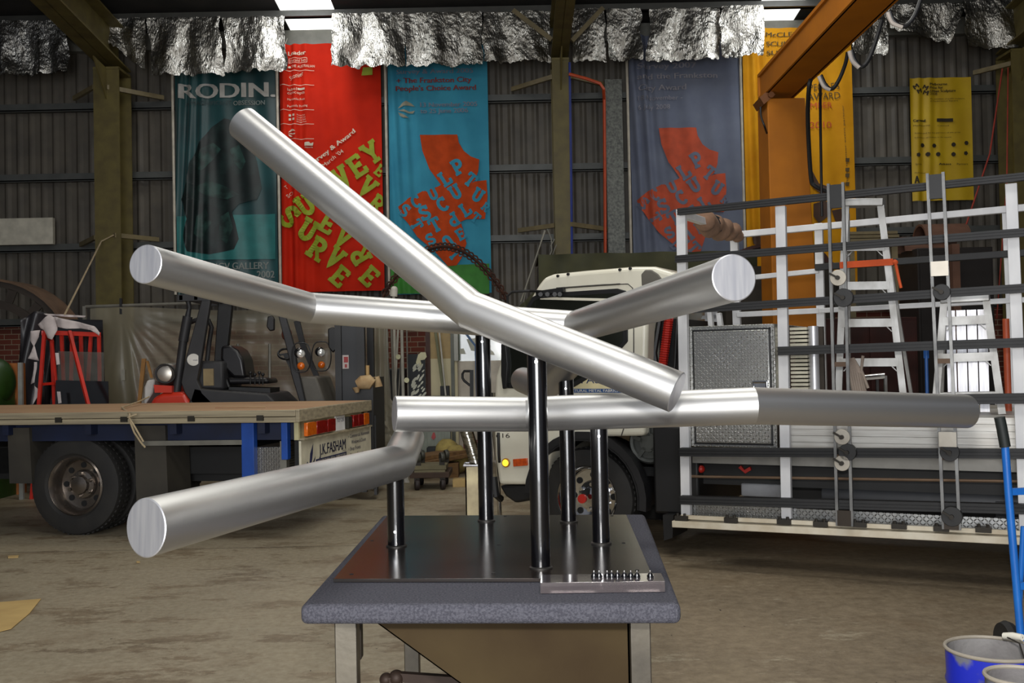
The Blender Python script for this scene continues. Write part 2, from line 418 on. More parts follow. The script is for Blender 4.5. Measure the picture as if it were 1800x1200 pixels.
for i, (x0, x1, y0, y1, sk_) in enumerate(fo):
    yy = 16.05+.03*(i % 3)
    A = W(x0, y0, yy); B = W(x1, y0, yy); C_ = W(x0, y1, yy); A.z = ROOF(16.2)-.11
    H = A.z-C_.z; wd = B.x-A.x; sd = i*3.7
    def fn(u, v):
        zz = v*H
        if sk_ > 1:                                     # the torn flap: lower edge slants to a point
            zz = v*H*(.62+.38*min(1, u*1.35) if u < .74 else max(.08, (1-u)/.26))
        elif sk_ > .5: zz = v*H*(.35+.65*u)
        rag = noise.noise((u*9+sd, sd, 0))*.05+noise.noise((u*23, sd, 2))*.035
        z = A.z-zz+rag*v
        x = A.x+u*wd + (sk_ if sk_ < .5 else 0)*v*v*wd*.5 + noise.noise((u*4, v*3, sd))*.05
        fo_ = math.sin(u*wd*9+sd+2*noise.noise((u*2, v*1.5, sd)))*.045*(.3+v)
        cr = noise.noise((u*wd*5, v*H*1.6, sd+4))*.03+noise.noise((u*wd*26, v*H*9, sd))*.012+noise.noise((u*wd*50, v*H*26, sd+9))*.009
        return (x, yy+fo_+cr, z)
    o = MB().grid(max(10, int(wd*40)), 44, fn).build('foil_insulation', foil_m, smooth=60)
    tag(o, 'crinkled silver foil insulation blanket '+pos[i], 'insulation', 'foil insulation blankets along the eave')

# ================================================================ BANNERS
YB = 16.62
def letters_strokes():
    def arc(cx, cy, rx, ry, a0, a1, n=9):
        return [(cx+rx*math.cos(math.radians(a0+(a1-a0)*i/(n-1))), cy+ry*math.sin(math.radians(a0+(a1-a0)*i/(n-1)))) for i in range(n)]
    t = .225
    L = {}
    L['S'] = [arc(.36, .735, .24, .19, 25, 250)+arc(.36, .27, .25, .2, 75, -150), [(.60, .68), (.60, .98)], [(.08, .02), (.08, .34)]]
    L['U'] = [[(.18, .95), (.18, .4)]+arc(.39, .34, .21, .25, 180, 360)+[(.60, .4), (.60, .95)], [(.0, .93), (.36, .93)], [(.44, .93), (.78, .93)]]
    L['R'] = [[(.18, .05), (.18, .95)], [(.18, .92), (.42, .92)]+arc(.42, .70, .2, .21, 85, -85)+[(.18, .48)], [(.38, .48), (.64, .07)], [(.0, .08), (.36, .08)], [(.5, .08), (.8, .08)], [(.02, .92), (.2, .92)]]
    L['V'] = [[(.16, .95), (.40, .06), (.64, .95)], [(.0, .92), (.33, .92)], [(.47, .92), (.8, .92)]]
    L['E'] = [[(.18, .05), (.18, .95)], [(.02, .92), (.66, .92)], [(.02, .08), (.68, .08)], [(.18, .5), (.52, .5)], [(.62, .95), (.62, .72)], [(.64, .05), (.64, .3)], [(.5, .38), (.5, .62)]]
    L['Y'] = [[(.14, .93), (.40, .47), (.66, .93)], [(.40, .5), (.40, .06)], [(.0, .92), (.3, .92)], [(.5, .92), (.8, .92)], [(.22, .08), (.58, .08)]]
    L['C'] = [arc(.40, .5, .28, .41, 45, 315, 14), [(.62, .66), (.62, .97)]]
    L['L'] = [[(.2, .05), (.2, .95)], [(.02, .92), (.4, .92)], [(.02, .08), (.66, .08)], [(.62, .05), (.62, .36)]]
    L['P'] = [[(.18, .05), (.18, .95)], [(.18, .92), (.42, .92)]+arc(.42, .68, .2, .23, 85, -85)+[(.18, .45)], [(.0, .08), (.4, .08)], [(.02, .92), (.2, .92)]]
    L['T'] = [[(.38, .05), (.38, .95)], [(.02, .92), (.74, .92)], [(.06, .95), (.06, .68)], [(.70, .95), (.70, .68)], [(.2, .08), (.56, .08)]]
    return L, t
LET, LT = letters_strokes(); LSC = 1.03
def slab(ch, c, ang, h, mb, warp):
    """slab letter centred on c, in the plane of the banner"""
    ca, sa = math.cos(ang), math.sin(ang); ux = Vector((ca, 0, sa)); uy = Vector((-sa, 0, ca)); c = Vector(c)
    for k, pl_ in enumerate(LET[ch]):
        tt = LT if k == 0 or len(pl_) > 2 else LT*.82
        P = [Vector((a-.39, b-.5)) for a, b in pl_]; 
        # subdivide
        Q = [P[0]]
        for a, b in zip(P, P[1:]):
            n = max(1, int((b-a).length/.11))
            Q += [a.lerp(b, (j+1)/n) for j in range(n)]
        L_, R_ = [], []
        for i, p in enumerate(Q):
            d0 = (Q[i]-Q[i-1]).normalized() if i else (Q[1]-Q[0]).normalized()
            d1 = (Q[i+1]-Q[i]).normalized() if i < len(Q)-1 else d0
            t = (d0+d1).normalized(); nrm = Vector((-t.y, t.x))/max(.5, t.dot(d1))
            L_.append(p+nrm*tt/2); R_.append(p-nrm*tt/2)
        vs = []
        for a, b in zip(L_, R_):
            for q in (a, b): vs.append(warp(c+ux*q.x*h*LSC+uy*q.y*h*LSC+Vector((0, -k*.0006, 0))))
        mb.add(vs, [(2*i, 2*i+2, 2*i+3, 2*i+1) for i in range(len(Q)-1)])
class Banner:
    def __init__(s, name, label, px0, px1, py0, py1, material, seed, fold=1.0, hem=True, hemleft=-6):
        s.A = W((px0), (py0+py1)/2, YB); s.B = W((px1), (py0+py1)/2, YB)
        s.top = W((px0+px1)/2, py0, YB).z; s.bot = W((px0+px1)/2, py1, YB).z
        s.x0, s.x1 = s.A.x, s.B.x; s.seed = seed; s.fold = fold
        s.t = thing('banner', label, 'banner', ((s.x0+s.x1)/2, YB, s.bot), group='exhibition banners on the back wall')
        H = s.top-s.bot; wd = s.x1-s.x0
        nu, nv = int(wd/.025), int(H/.08)
        MB().grid(nu, nv, lambda u, v: s.warp(Vector((s.x0+u*wd, YB+.012, s.top-v*H)))).build('cloth', material, s.t, smooth=180)
        if s.top > 6.15 and px1-px0 > 120:
            for xx in (s.x0+.1, s.x1-.1): MB().tube([(xx, YB, s.top-.02), (xx, YW-.17, 6.86)], .006, 6).build('hanging_cord', mat('white_cord', (190, 186, 176), .8), s.t)
        if hem:
            p0 = W(px0+hemleft/2, py0, YB-.03); p1 = W(px0+hemleft/2+1, py1, YB-.03); xx = s.x0-.03
            MB().tube([(xx-.005, YB, s.top), (xx, YB, s.bot)], .022, 8).build('hem_pole', mat('white_hem', (196, 188, 172), .6), s.t)
    def warp(s, p):
        p = Vector((max(s.x0, min(s.x1, p.x)), p.y, p.z))
        f = s.fold*(math.exp(-((p.x-s.x0-.15)/.28)**2)*.03*math.sin((p.x-s.x0)*34+(s.top-p.z)*1.8*math.sin(s.seed+1)+s.seed)
                    + .010*math.sin(p.x*17+p.z*1.3+s.seed)+.012*noise.noise((p.x*2.2, p.z*.5, s.seed)))
        return Vector((p.x, p.y+f, p.z))
    def pt(s, px, py, layer=1): return W(px, py, YB-.004*layer)
    def poly(s, name, pts, material, layer=1, raw=False):
        layer = layer+1
        P = [s.pt(x, y, layer) for x, y in pts]
        # triangulated fan grid so that it follows the folds
        from mathutils.geometry import tessellate_polygon
        tris = tessellate_polygon([P]); 
        mb = tri_mesh(refine([(P[a], P[b], P[c]) for a, b, c in tris], .04), s.warp, MB())
        return mb.build(name, material, s.t, smooth=180)
    def text(s, body, px, py, hpx, material, ang=0, wpx=None, layer=3.5, bold=0, name='lettering'):
        o = s.pt(px, py, layer); k = YB/F; a = math.radians(ang)
        mb = text_mb(body, o, (math.cos(a), 0, math.sin(a)), (-math.sin(a), 0, math.cos(a)), hpx*k, None if wpx is None else wpx*k, s.warp, bold*k)
        return mb.build(name, material, s.t, smooth=0)
    def line(s, x0, y0, x1, y1, wpx, material, layer=3.5, name='rule_line'):
        d = Vector((x1-x0, y1-y0)).normalized(); n_ = Vector((-d.y, d.x))*wpx/2
        return s.poly(name, [(x0-n_.x, y0-n_.y), (x1-n_.x, y1-n_.y), (x1+n_.x, y1+n_.y), (x0+n_.x, y0+n_.y)], material, layer)
cream = mat('printed_cream', (214, 200, 176), .8); palegrey = mat('printed_pale_grey', (120, 130, 146), .8)
# --- dark green banner
bt = mat('banner_green', (28, 78, 80), .45, 0, (12, 42, 46), .8, sheen=.2)
b = Banner('x', 'dark green banner lettered RODIN with a shadowy dark figure-like mass', 309, 486, 118, 516, bt, 1, 1.3)
wh = mat('banner_silver', (190, 188, 182), .8)
b.text('RODIN.', 316, 173, 26, wh, wpx=168, bold=1.8)
b.text('A MAGNIFICENT', 325, 185, 7, mat('banner_grey_print', (66, 78, 80), .8), wpx=82)
b.text('OBSESSION', 410, 185, 8, mat('banner_light_print', (134, 140, 136), .8), wpx=56, bold=.2)
b.text('NGV GALLERY', 372, 474, 12, mat('banner_light_print', (134, 140, 136), .8), wpx=100, bold=.4)
b.text('2002', 452, 488, 12, mat('banner_light_print', (134, 140, 136), .8), wpx=30, bold=.4)
b.poly('sea_band', [(311, 380), (484, 376), (484, 455), (311, 457)], mat('banner_teal', (44, 116, 114), .5), 1)
# generic dark crag-like mass instead of the sculpture photograph
dk = mat('banner_bronze', (10, 24, 24), .5, 0, (26, 46, 44), 4, contrast=(.45, .7))
b.poly('dark_mass', [(395, 208), (424, 215), (438, 240), (452, 285), (460, 330), (452, 350), (420, 358), (408, 372), (414, 392), (420, 420), (412, 438), (368, 447), (330, 442), (322, 415), (330, 385), (318, 350), (328, 320), (334, 285), (350, 250), (372, 222)], dk, 2)
lt = mat('banner_bronze_light', (38, 68, 62), .5, 0, (14, 32, 30), 5, contrast=(.4, .6))
for k, pp in enumerate(([(352, 262), (374, 250), (388, 262), (372, 282), (354, 300), (342, 296)], [(340, 330), (368, 316), (402, 330), (420, 342), (400, 350), (362, 344)], [(404, 262), (420, 254), (432, 284), (424, 300), (410, 284)], [(346, 380), (362, 366), (372, 392), (352, 420), (340, 410)], [(386, 380), (402, 372), (410, 400), (398, 428), (384, 416)])):
    b.poly('highlight_patch', pp, lt, 3)
# --- red banner
rd = mat('banner_red', (196, 38, 14), .8, 0, (172, 30, 11), 2, spec=.15); lime = mat('banner_lime', (150, 164, 34), .7)
b = Banner('x', 'red banner with lime slab letters spelling SURVEY', 493, 672, 76, 512, rd, 2, 1.5)
b.text('Leader', 506, 97, 7.5, cream, wpx=32, bold=.35)
for x0_, y0_, x1_, y1_ in ((507, 102, 540, 102), (507, 110, 540, 110), (507, 102, 507, 110), (540, 102, 540, 110)): b.line(x0_, y0_, x1_, y1_, .7, cream)
b.text('Herald Sun', 509, 108.5, 4.5, cream, wpx=29)
b.text('THE AUSTRALIAN', 512, 119, 4.5, cream, wpx=41)
b.poly('logo_mark', [(505, 119), (506, 116), (509, 115), (511, 117), (511, 119)], cream, 2)
b.text('Stonier', 510, 141, 8, cream, 20, wpx=26)
for yy in (124, 149.5, 193, 218, 244): b.line(492+.0, yy, 552, yy, .8, cream)
b.text('label', 505, 159, 5, cream, wpx=17); b.line(523, 156, 536, 156, 3.5, cream); b.text('concepts', 505, 165, 5, cream, wpx=31)
b.text('Mercantile Press', 505, 176, 4, cream, wpx=31); b.text('Peninsula Printing', 505, 188, 4, cream, wpx=36)
for r_ in range(4): b.text('Printer Press', 522, 203+r_*4, 2.8, cream, wpx=14+r_)
for r_ in range(2):
    for c_ in range(2): b.poly('logo_mark', [(507+c_*7, 200+r_*7), (511+c_*7, 200+r_*7), (511+c_*7, 204+r_*7), (507+c_*7, 204+r_*7)], cream, 2)
def swirl(b, cx, cy, r, m_):
    b.poly('logo_mark', [(cx-r, cy-.1*r), (cx-.5*r, cy-.7*r), (cx, cy-r), (cx+.6*r, cy-.7*r), (cx+r, cy-.3*r), (cx+.3*r, cy-.45*r), (cx-.3*r, cy-.4*r)], m_, 2)
    b.poly('logo_mark', [(cx-r, cy+.1*r), (cx-.3*r, cy), (cx+.3*r, cy+.25*r), (cx+r, cy+.2*r), (cx+.8*r, cy+.5*r), (cx+.2*r, cy+.45*r), (cx-.4*r, cy+.25*r)], m_, 2)
    b.poly('logo_mark', [(cx-.95*r, cy+.35*r), (cx-.5*r, cy+.5*r), (cx, cy+.8*r), (cx+.3*r, cy+r), (cx-.3*r, cy+r), (cx-.75*r, cy+.75*r)], m_, 2)
swirl(b, 513, 233, 7, cream)
b.poly('logo_mark', [(535, 250), (543, 249), (546, 252), (551, 250), (550, 256), (535, 256)], cream, 2); b.text('Victoria', 535, 260, 2.5, cream, wpx=15)
b.poly('lime_square', [(638, 118), (655, 118), (655, 132), (635, 132)], lime, 2)
b.text('Survey & Award', 548, 292, 8, cream, 37, wpx=98, bold=.5)
b.text('2 March \'04', 562, 300, 7, cream, 37, wpx=54)
b.text('SO', 506, 348, 6, cream, 37, wpx=13); b.text('T', 503, 333, 6, cream, 37)
mb = MB()
for ch, x_, y_, an, h_ in (('S', 510, 381, -38, 37), ('U', 537, 360, 34, 37), ('R', 570, 335, 34, 37), ('V', 600, 312, 33, 38), ('E', 628, 291, 33, 38), ('Y', 653, 268, 33, 38),
                           ('U', 541, 404, -32, 38), ('R', 558, 437, -34, 38), ('V', 589, 452, -40, 36), ('E', 598, 486, -42, 35), ('E', 577, 393, -30, 34), ('V', 603, 418, -38, 34), ('R', 634, 449, 118, 34),
                           ('E', 650, 486, -44, 34), ('V', 646, 328, -40, 34), ('R', 663, 358, -40, 30), ('E', 668, 300, -40, 20)):
    slab(ch, b.pt(x_, y_, 3), math.radians(an), h_*YB/F, mb, b.warp)
mb.build('slab_lettering', lime, b.t, smooth=0)
# --- blue banner and the grey-blue one share their design
def sculpture_banner(b, dx, dy, ground, orange, cutoff=None):
    O = lambda pts: [(680+x/4+dx, 220+y/4+dy) for x, y in pts]
    b.poly('orange_shape', O([(232, 68), (495, 65), (505, 120), (540, 180), (590, 220), (650, 240), (642, 325), (620, 385), (560, 430), (470, 470), (385, 425), (300, 310), (250, 180)]), orange, 1)
    b.poly('orange_shape', O([(385, 415), (470, 460), (620, 395), (700, 385), (708, 500), (690, 658), (560, 660), (470, 700), (340, 560), (260, 465), (360, 430)]), orange, 1)
    b.poly('orange_shape', O([(255, 462), (350, 540), (480, 680), (520, 680), (545, 770), (560, 830), (525, 935), (490, 985), (430, 990), (330, 880), (215, 785), (150, 690), (105, 640), (80, 575), (150, 515)]), orange, 2)
    mb = MB()
    for ch, x_, y_, an, h_ in (('P', 500, 290, 28, 105), ('L', 412, 372, 32, 105), ('U', 322, 480, 25, 90), ('C', 205, 535, 25, 88), ('S', 128, 600, -35, 85), ('T', 590, 385, -40, 95), ('U', 640, 492, -32, 95), ('R', 695, 575, -40, 60),
                               ('U', 482, 470, 30, 100), ('C', 392, 555, 35, 100), ('S', 268, 615, 25, 100), ('L', 555, 590, 32, 95), ('P', 465, 665, -150, 95), ('T', 340, 700, 28, 100), ('T', 625, 650, -40, 70), ('U', 430, 820, 215, 95),
                               ('T', 210, 700, -60, 80), ('E', 520, 765, 30, 80), ('T', 480, 910, -50, 85), ('S', 310, 800, 30, 80), ('L', 350, 890, -50, 70)):
        x_, y_ = O([(x_, y_)])[0]
        slab(ch, b.pt(x_, y_, 3.6), math.radians(an), h_/4*YB/F*1.0, mb, b.warp)
    mb.build('slab_lettering', ground, b.t, smooth=0)
bl = mat('banner_blue', (60, 144, 170), .8, 0, (50, 128, 156), 2, spec=.2); og = mat('banner_orange', (188, 70, 26), .8, spec=.15)
b = Banner('x', 'bright blue banner with orange shape and green strip at its foot', 684, 860, 80, 516, bl, 3, .8)
b.text('Survey & Award 2005', 697, 130, 8, palegrey, wpx=135, bold=.4)
orr = mat('banner_dark_red_print', (128, 46, 44), .7)
b.text('+ The Frankston City', 697, 146, 9, orr, wpx=132, bold=.5); b.text("People's Choice Award", 696, 160, 9, orr, wpx=141, bold=.5)
b.text('13 November 2005', 739, 188, 8, palegrey, wpx=100, bold=.3); b.text('to 25 June 2006', 739, 199, 8, palegrey, wpx=84, bold=.3)
swirl(b, 714, 192, 15, mat('printed_beige', (150, 150, 132), .8))
b.poly('green_strip', [(684.5, 470), (860, 463), (860, 516), (684.5, 516)], mat('banner_green_strip', (56, 132, 44), .7), .6)
sculpture_banner(b, 0, 0, bl, og)
gb = mat('banner_grey_blue', (108, 114, 130), .8, 0, (94, 100, 118), 2, spec=.2)
b = Banner('x', 'grey-blue banner with faded text and orange shape, behind the glass rack', 1109, 1304, 60, 480, gb, 4, 1.6, hemleft=-6)
fd = mat('printed_faded', (142, 140, 148), .8)
b.text('Survey 2007', 1121, 121, 10, fd, wpx=103, bold=.5); b.text('and the Frankston', 1121, 139, 10, fd, wpx=141, bold=.4); b.text('City Award', 1123, 159, 10, fd, wpx=83, bold=.3)
b.text('18 November -', 1122, 176, 8, fd, wpx=78); b.text('6 July 2008', 1122, 192, 8, fd, wpx=56)
b.text('McClelland', 1122, 84, 9, fd, wpx=60)
sculpture_banner(b, 420, -12, gb, mat('banner_faded_orange', (188, 76, 44), .8))
ye = mat('banner_amber', (206, 146, 20), .8, 0, (184, 124, 14), 2, spec=.2); dgr = mat('banner_dark_print', (84, 66, 30), .8)
b = Banner('x', 'amber yellow banner behind the yellow crane column', 1309, 1502, 48, 500, ye, 5, 1.2, hemleft=-8)
b.text('McCLELLAND', 1346, 65, 8, dgr, wpx=100, bold=.3); b.text('SCULPTURE', 1347, 81, 8, dgr, wpx=86, bold=.3); b.text('SURVEY', 1348, 97, 8, dgr, wpx=60, bold=.3)
b.text('PEOPLE\'S', 1424, 160, 12, dgr, 3, wpx=52); b.text('AWARD', 1421, 176, 12, dgr, 2, wpx=56); b.text('NOVEMBER', 1382, 192, 10, mat('printed_red', (196, 80, 40), .8), 1, wpx=82)
b.text('2010', 1424, 225, 11, mat('printed_red', (196, 80, 40), .8), wpx=38)
b.text('Major sponsor event partner', 1491, 324, 3, dgr, 92, wpx=140)
for y_ in (278, 295, 305, 320): b.poly('logo_mark', [(1486, y_), (1493, y_), (1492, y_+7), (1486, y_+6)], dgr, 2)
br_ = mat('banner_brown_shape', (74, 50, 36), .7)
b.poly('brown_shape', [(1424, 240), (1428, 300), (1440, 322), (1462, 330), (1480, 332), (1480, 346), (1450, 345), (1430, 330), (1421, 315), (1420, 260)], br_, 2)
b.poly('brown_shape', [(1430, 358), (1450, 352), (1464, 362), (1458, 378), (1440, 392), (1430, 380)], br_, 2)
b.poly('brown_shape', [(1462, 370), (1480, 366), (1490, 380), (1484, 396), (1470, 392)], br_, 2)
b.poly('brown_shape', [(1322, 415), (1345, 410), (1368, 418), (1372, 432), (1350, 440), (1326, 428)], br_, 2)
yy_ = mat('banner_yellow', (190, 158, 12), .6, 0, (174, 140, 10), 2); bk = mat('printed_black', (44, 34, 16), .8)
b = Banner('x', 'small bright yellow banner with rows of sponsor logos, at right', 1602, 1710, 136, 352, yy_, 6, .7, hem=False)
b.text('Melbourne', 1634, 150, 4.5, bk, wpx=31, bold=.2); b.text('Prize for', 1634, 156, 4.5, bk, wpx=24, bold=.2); b.text('Urban Sculpture', 1634, 162, 4.5, bk, wpx=46, bold=.2); b.text('2008', 1634, 167, 4.5, bk, wpx=14)
for cx_, cy_, an in ((1613, 153, 30), (1626, 151, -30), (1618, 161, 20), (1627, 161, -20)): b.text('M', cx_-4, cy_+4, 8, bk, an, bold=.5)
b.text('An exhibition of public sculpture', 1634, 175, 2.4, bk, wpx=62); b.text('at Federation Square', 1634, 179, 2.4, bk, wpx=50)
b.text('Carsonal', 1606, 214, 4.5, bk, wpx=21, bold=.4); b.line(1647, 211, 1675, 211, 6, bk); b.text('Melbourne', 1606, 222, 2.6, bk, wpx=28); b.text('Council', 1648, 222, 2.4, bk, wpx=20)
b.text('Supported by the partners of the prize', 1608, 235, 2.2, bk, wpx=80); b.text('Exhibition of finalists in the square', 1608, 243, 2.2, bk, wpx=64)
for cx_, cy_ in ((1622, 255), (1642, 256), (1676, 254), (1699, 251), (1614, 272), (1631, 271), (1649, 271), (1676, 271), (1698, 269)):
    b.poly('logo_mark', [(cx_+4*math.cos(q*math.tau/(5+cx_ % 3)), cy_+4*math.sin(q*math.tau/(5+cx_ % 3))) for q in range(5+cx_ % 3)], bk, 2)
b.text('Atkins', 1650, 290, 3.5, bk, wpx=22, bold=.3); b.text('Partners', 1682, 290, 3.5, bk, wpx=20); b.text('Sponsor', 1609, 290, 3, bk, wpx=12); b.text('A', 1608, 322, 13, bk, bold=.6, wpx=7)
b.text('Media partner', 1608, 305, 2.4, bk, wpx=20)

# ================================================================ SCULPTURE on its stand
alu = mat('brushed_aluminium', (212, 211, 208), .40, .94, (192, 192, 192), 1.5, (1, 1, 1), contrast=(.3, .7), rvar=.07)
alu_cap = mat('brushed_aluminium_end', (214, 214, 216), .45, .8, (186, 187, 194), 9, (9, 1, .6), contrast=(.3, .7))
blackp = mat('black_gloss_paint', (8, 8, 11), .2, 0, (5, 5, 8), spec=.8, coat=.7)
plate_m = mat('dark_steel_plate', (74, 74, 73), .2, .75, (72, 56, 50), 1.6, contrast=(.4, .75), rvar=.07)
HP = .812
def mitre_tube(mb, pts, r, n=64, n0=None, n1=None):
    pts = [Vector(p) for p in pts]; d = (pts[1]-pts[0]).normalized(); a = d.orthogonal().normalized(); bb = d.cross(a)
    circ = [(a*math.cos(k*math.tau/n)+bb*math.sin(k*math.tau/n))*r for k in range(n)]
    def proj(c, d, nr): return c-d*(c.dot(nr)/d.dot(nr))
    rings = [[pts[0]+proj(c, d, n0 or d) for c in circ]]
    for i in range(1, len(pts)):
        dn = (pts[i+1]-pts[i]).normalized() if i < len(pts)-1 else d
        nr = (d+dn).normalized() if i < len(pts)-1 else (n1 or d)
        ring = [proj(c, d, nr) for c in circ]; rings.append([pts[i]+c for c in ring])
        circ = [c-dn*c.dot(dn) for c in ring]; d = dn
    base = len(mb.v)
    for R_ in rings: mb.v += R_
    for i in range(len(rings)-1):
        for k in range(n):
            k2 = (k+1) % n; mb.f.append((base+i*n+k, base+i*n+k2, base+(i+1)*n+k2, base+(i+1)*n+k))
    return rings
pA, pB, pC, pD, pE = ZP(697, 960, HP), ZP(855, 915, HP), ZP(951, 998, HP), ZP(1000, 917, HP), ZP(1057, 955, HP)
sc = thing('tube_sculpture', 'abstract sculpture of bent brushed aluminium tubes on black posts and a dark steel plate', 'sculpture', (pC.x-.1, 3.5, .802))
pp = [ZP(586, 1017, HP), ZP(1149, 1016, HP), ZP(1101, 904, HP), ZP(681, 906, HP)]
MB().prism([p-Vector((0, 0, .010)) for p in pp], (0, 0, .010)).build('base_plate', plate_m, sc, smooth=0, bevel=.001)
R = .061
tubes = [('long diagonal', [W(428, 217, 3.62), W(827, 545, 3.2), W(1189, 689, 2.95)]),
         ('rear swept', [W(256, 464, 3.2), W(543, 541, 4.12), W(1012, 574, 4.0), W(1290, 488, 2.66)]),
         ('lower horizontal', [W(694, 727, 3.5), W(925, 728, 3.62), W(1324, 713, 3.35), W(1698, 723, 3.75)]),
         ('front left', [W(257, 927, 2.13), W(700, 812, 3.56), W(718, 770, 3.95)]),
         ('short rear', [W(920, 668, 4.9), W(957, 680, 4.25), W(1012, 624, 3.95)])]
for k, (nm, pts) in enumerate(tubes):
    mb = MB(); r = R*1.015 if k == 1 else R
    n0 = None
    if k == 3:
        d = (pts[1]-pts[0]).normalized(); toc = (CAM-pts[0]).normalized(); side = Vector((0, 0, 1)).cross(toc).normalized()
        n0 = -(toc*.60-side*.80 if (toc*.60-side*.80).x < (toc*.60+side*.80).x else toc*.60+side*.80)
        n0 = n0.normalized()
        if n0.dot(d) < 0: n0 = -n0
    rings = mitre_tube(mb, pts, r, n0=n0)
    tb = mb.build('tube', alu, sc, smooth=12); tag(tb, nm+' aluminium tube')
    for ring, q, sgn in ((rings[0], pts[0], -1), (rings[-1], pts[-1], 1)):
        d = (pts[1]-pts[0]).normalized() if sgn < 0 else (pts[-1]-pts[-2]).normalized()
        c = sum(ring, Vector())/len(ring)
        inner = [c+(p-c)*.955+d*sgn*.002 for p in ring]
        m2 = MB(); N = len(ring); m2.v = list(ring)+inner
        for i in range(N): m2.f.append((i, (i+1) % N, N+(i+1) % N, N+i) if sgn < 0 else ((i+1) % N, i, N+i, N+(i+1) % N))
        m2.f.append(tuple(N+i for i in range(N)))
        m2.build('end_cap', alu_cap, tb, smooth=0)
def axis_z(pts, p):
    best = None
    for a, b_ in zip(pts, pts[1:]):
        ab = Vector((b_.x-a.x, b_.y-a.y)); t = max(0, min(1, (Vector((p.x-a.x, p.y-a.y)).dot(ab))/ab.length_squared))
        q = a.lerp(b_, t); d = Vector((q.x-p.x, q.y-p.y)).length
        if best is None or d < best[0]: best = (d, q.z)
    return best[1]
for p, k, off in ((pA, 3, 0), (pB, 1, 0), (pC, 0, 0), (pD, 4, .0), (pE, 2, 0)):
    zt = axis_z(tubes[k][1], p)-.03
    post = MB().cyl((p.x, p.y, HP), (p.x, p.y, zt), .0302, 40).build('post', blackp, sc)
    MB().lathe([(.036, 0), (.036, .004), (.0305, .007)], (p.x, p.y, HP), n=40, caps=False).build('weld_collar', mat('weld_bead', (70, 68, 66), .5, .8), post)
    if k in (3,): MB().cyl((p.x-.001, p.y-.0305, HP+.055), (p.x-.001, p.y-.027, HP+.055), .005, 12).build('grub_screw', mat('bright_steel', (220, 220, 224), .2, 1), post)
    else: MB().cyl((p.x-.003, p.y-.0305, zt-.055), (p.x-.003, p.y-.027, zt-.055), .005, 12).build('grub_screw', mat('bright_steel', (220, 220, 224), .2, 1), post)
mb = MB()
for a_, b_ in ((618, 1009), (867, 1007), (654, 950), (877, 957), (1096, 954), (888, 907), (1076, 906), (1120, 1002)):
    p = ZP(a_, b_, HP); mb.cyl((p.x, p.y, HP-.001), (p.x, p.y, HP+.0012), .006, 12)
mb.build('bolt_hole', mat('hole_black', (10, 10, 10), .8), sc)['kind'] = 'stuff'

# stand: felt-covered top on a steel hopper frame
felt = mat('grey_felt', (88, 88, 96), .95, 0, (68, 68, 76), 160, bump=.6, bscale=300, spec=.15, contrast=(.4, .6))
ts = thing('work_stand', 'grey felt-covered table top on a brown steel hopper frame', 'work stand', (0, 3.5, 0))
q = [ZP(527, 1063, .80), ZP(1197, 1061, .80), ZP(1134, 903, .80), ZP(671, 905, .80)]
MB().prism([p-Vector((0, 0, .055)) for p in q], (0, 0, .055)).build('felt_top', felt, ts, bevel=.018, seg=4)
steel = mat('mill_steel', (118, 112, 100), .38, .8, (80, 76, 70), 4, contrast=(.35, .7), bump=.04, rvar=.1)
rust = mat('brown_sheet_steel', (70, 58, 36), .7, .0, (52, 40, 26), 2.2, spec=.12, bump=.05, contrast=(.3, .7), rvar=.1)
zt = .745
for a_, b_, yy in ((588, 627, 2.92), (1108, 1144, 2.92), (710, 736, 4.18), (1000, 1026, 4.18)):
    x0 = W(a_, 1120, yy).x; x1 = W(b_, 1120, yy).x
    MB().box(x0, x1, yy, yy+.06, 0, zt).build('leg', steel, ts, bevel=.003)
xl = W(588, 1085, 2.92).x; xr = W(1144, 1085, 2.92).x
MB().box(xl, xr, 2.935, 2.975, zt-.03, zt).box(xl, xr, 4.18, 4.22, zt-.03, zt).box(xl, xl+.04, 2.93, 4.2, zt-.03, zt).box(xr-.04, xr, 2.93, 4.2, zt-.03, zt).build('top_rail', steel, ts)
ya = 2.95
h0 = W(634, 1086, ya).x; h1 = W(1106, 1086, ya).x
ang = Vector((W(805, 1200, ya).x-h0, W(805, 1200, ya).z-(zt-.004)))
k = .50/-ang.y
mb = MB(); th = .006
fr = [(h0, ya, zt-.002), (h1, ya, zt-.002), (h1, ya, zt-.5), (h0+ang.x*k, ya, zt-.5)]
mb.prism(fr, (0, th, 0))
bkp = [(x_, 4.15, z_) for x_, _, z_ in fr]; mb.prism(bkp, (0, th, 0))
mb.prism([(h0, ya, zt-.002), (h0, 4.15, zt-.002), (h0+ang.x*k, 4.15, zt-.5), (h0+ang.x*k, ya, zt-.5)], (th, 0, 0))
mb.box(h1-th, h1, ya, 4.15, zt-.5, zt-.002)
mb.build('hopper', rust, ts, smooth=0)
MB().prism([(W(620, 1086, 3.0).x, 3.0, zt-.03), (W(634, 1086, 3.0).x, 3.0, zt-.03), (W(634, 1086, 3.0).x, 3.0, W(630, 1158, 3.0).z), (W(622, 1170, 3.0).x, 3.0, W(622, 1170, 3.0).z)], (0, .04, 0)).build('gusset', mat('dark_steel', (58, 50, 42), .5, .5), ts)
vt = MB().sphere(W(679, 1194, 3.6), .024).sphere(W(697, 1191, 3.6), .028).bar(W(676, 1200, 3.6), W(706, 1201, 3.6), .04, .05).cyl(W(690, 1204, 3.6), (W(690, 1204, 3.6).x, 3.6, .3), .02)
vt.bar((W(690, 1204, 3.6).x, 3.6, .36), (h0+ang.x*k+.02, 3.6, .30), .03, .03)
vt.build('hopper_latch', mat('dark_cast_iron', (62, 48, 40), .6, .4), ts)

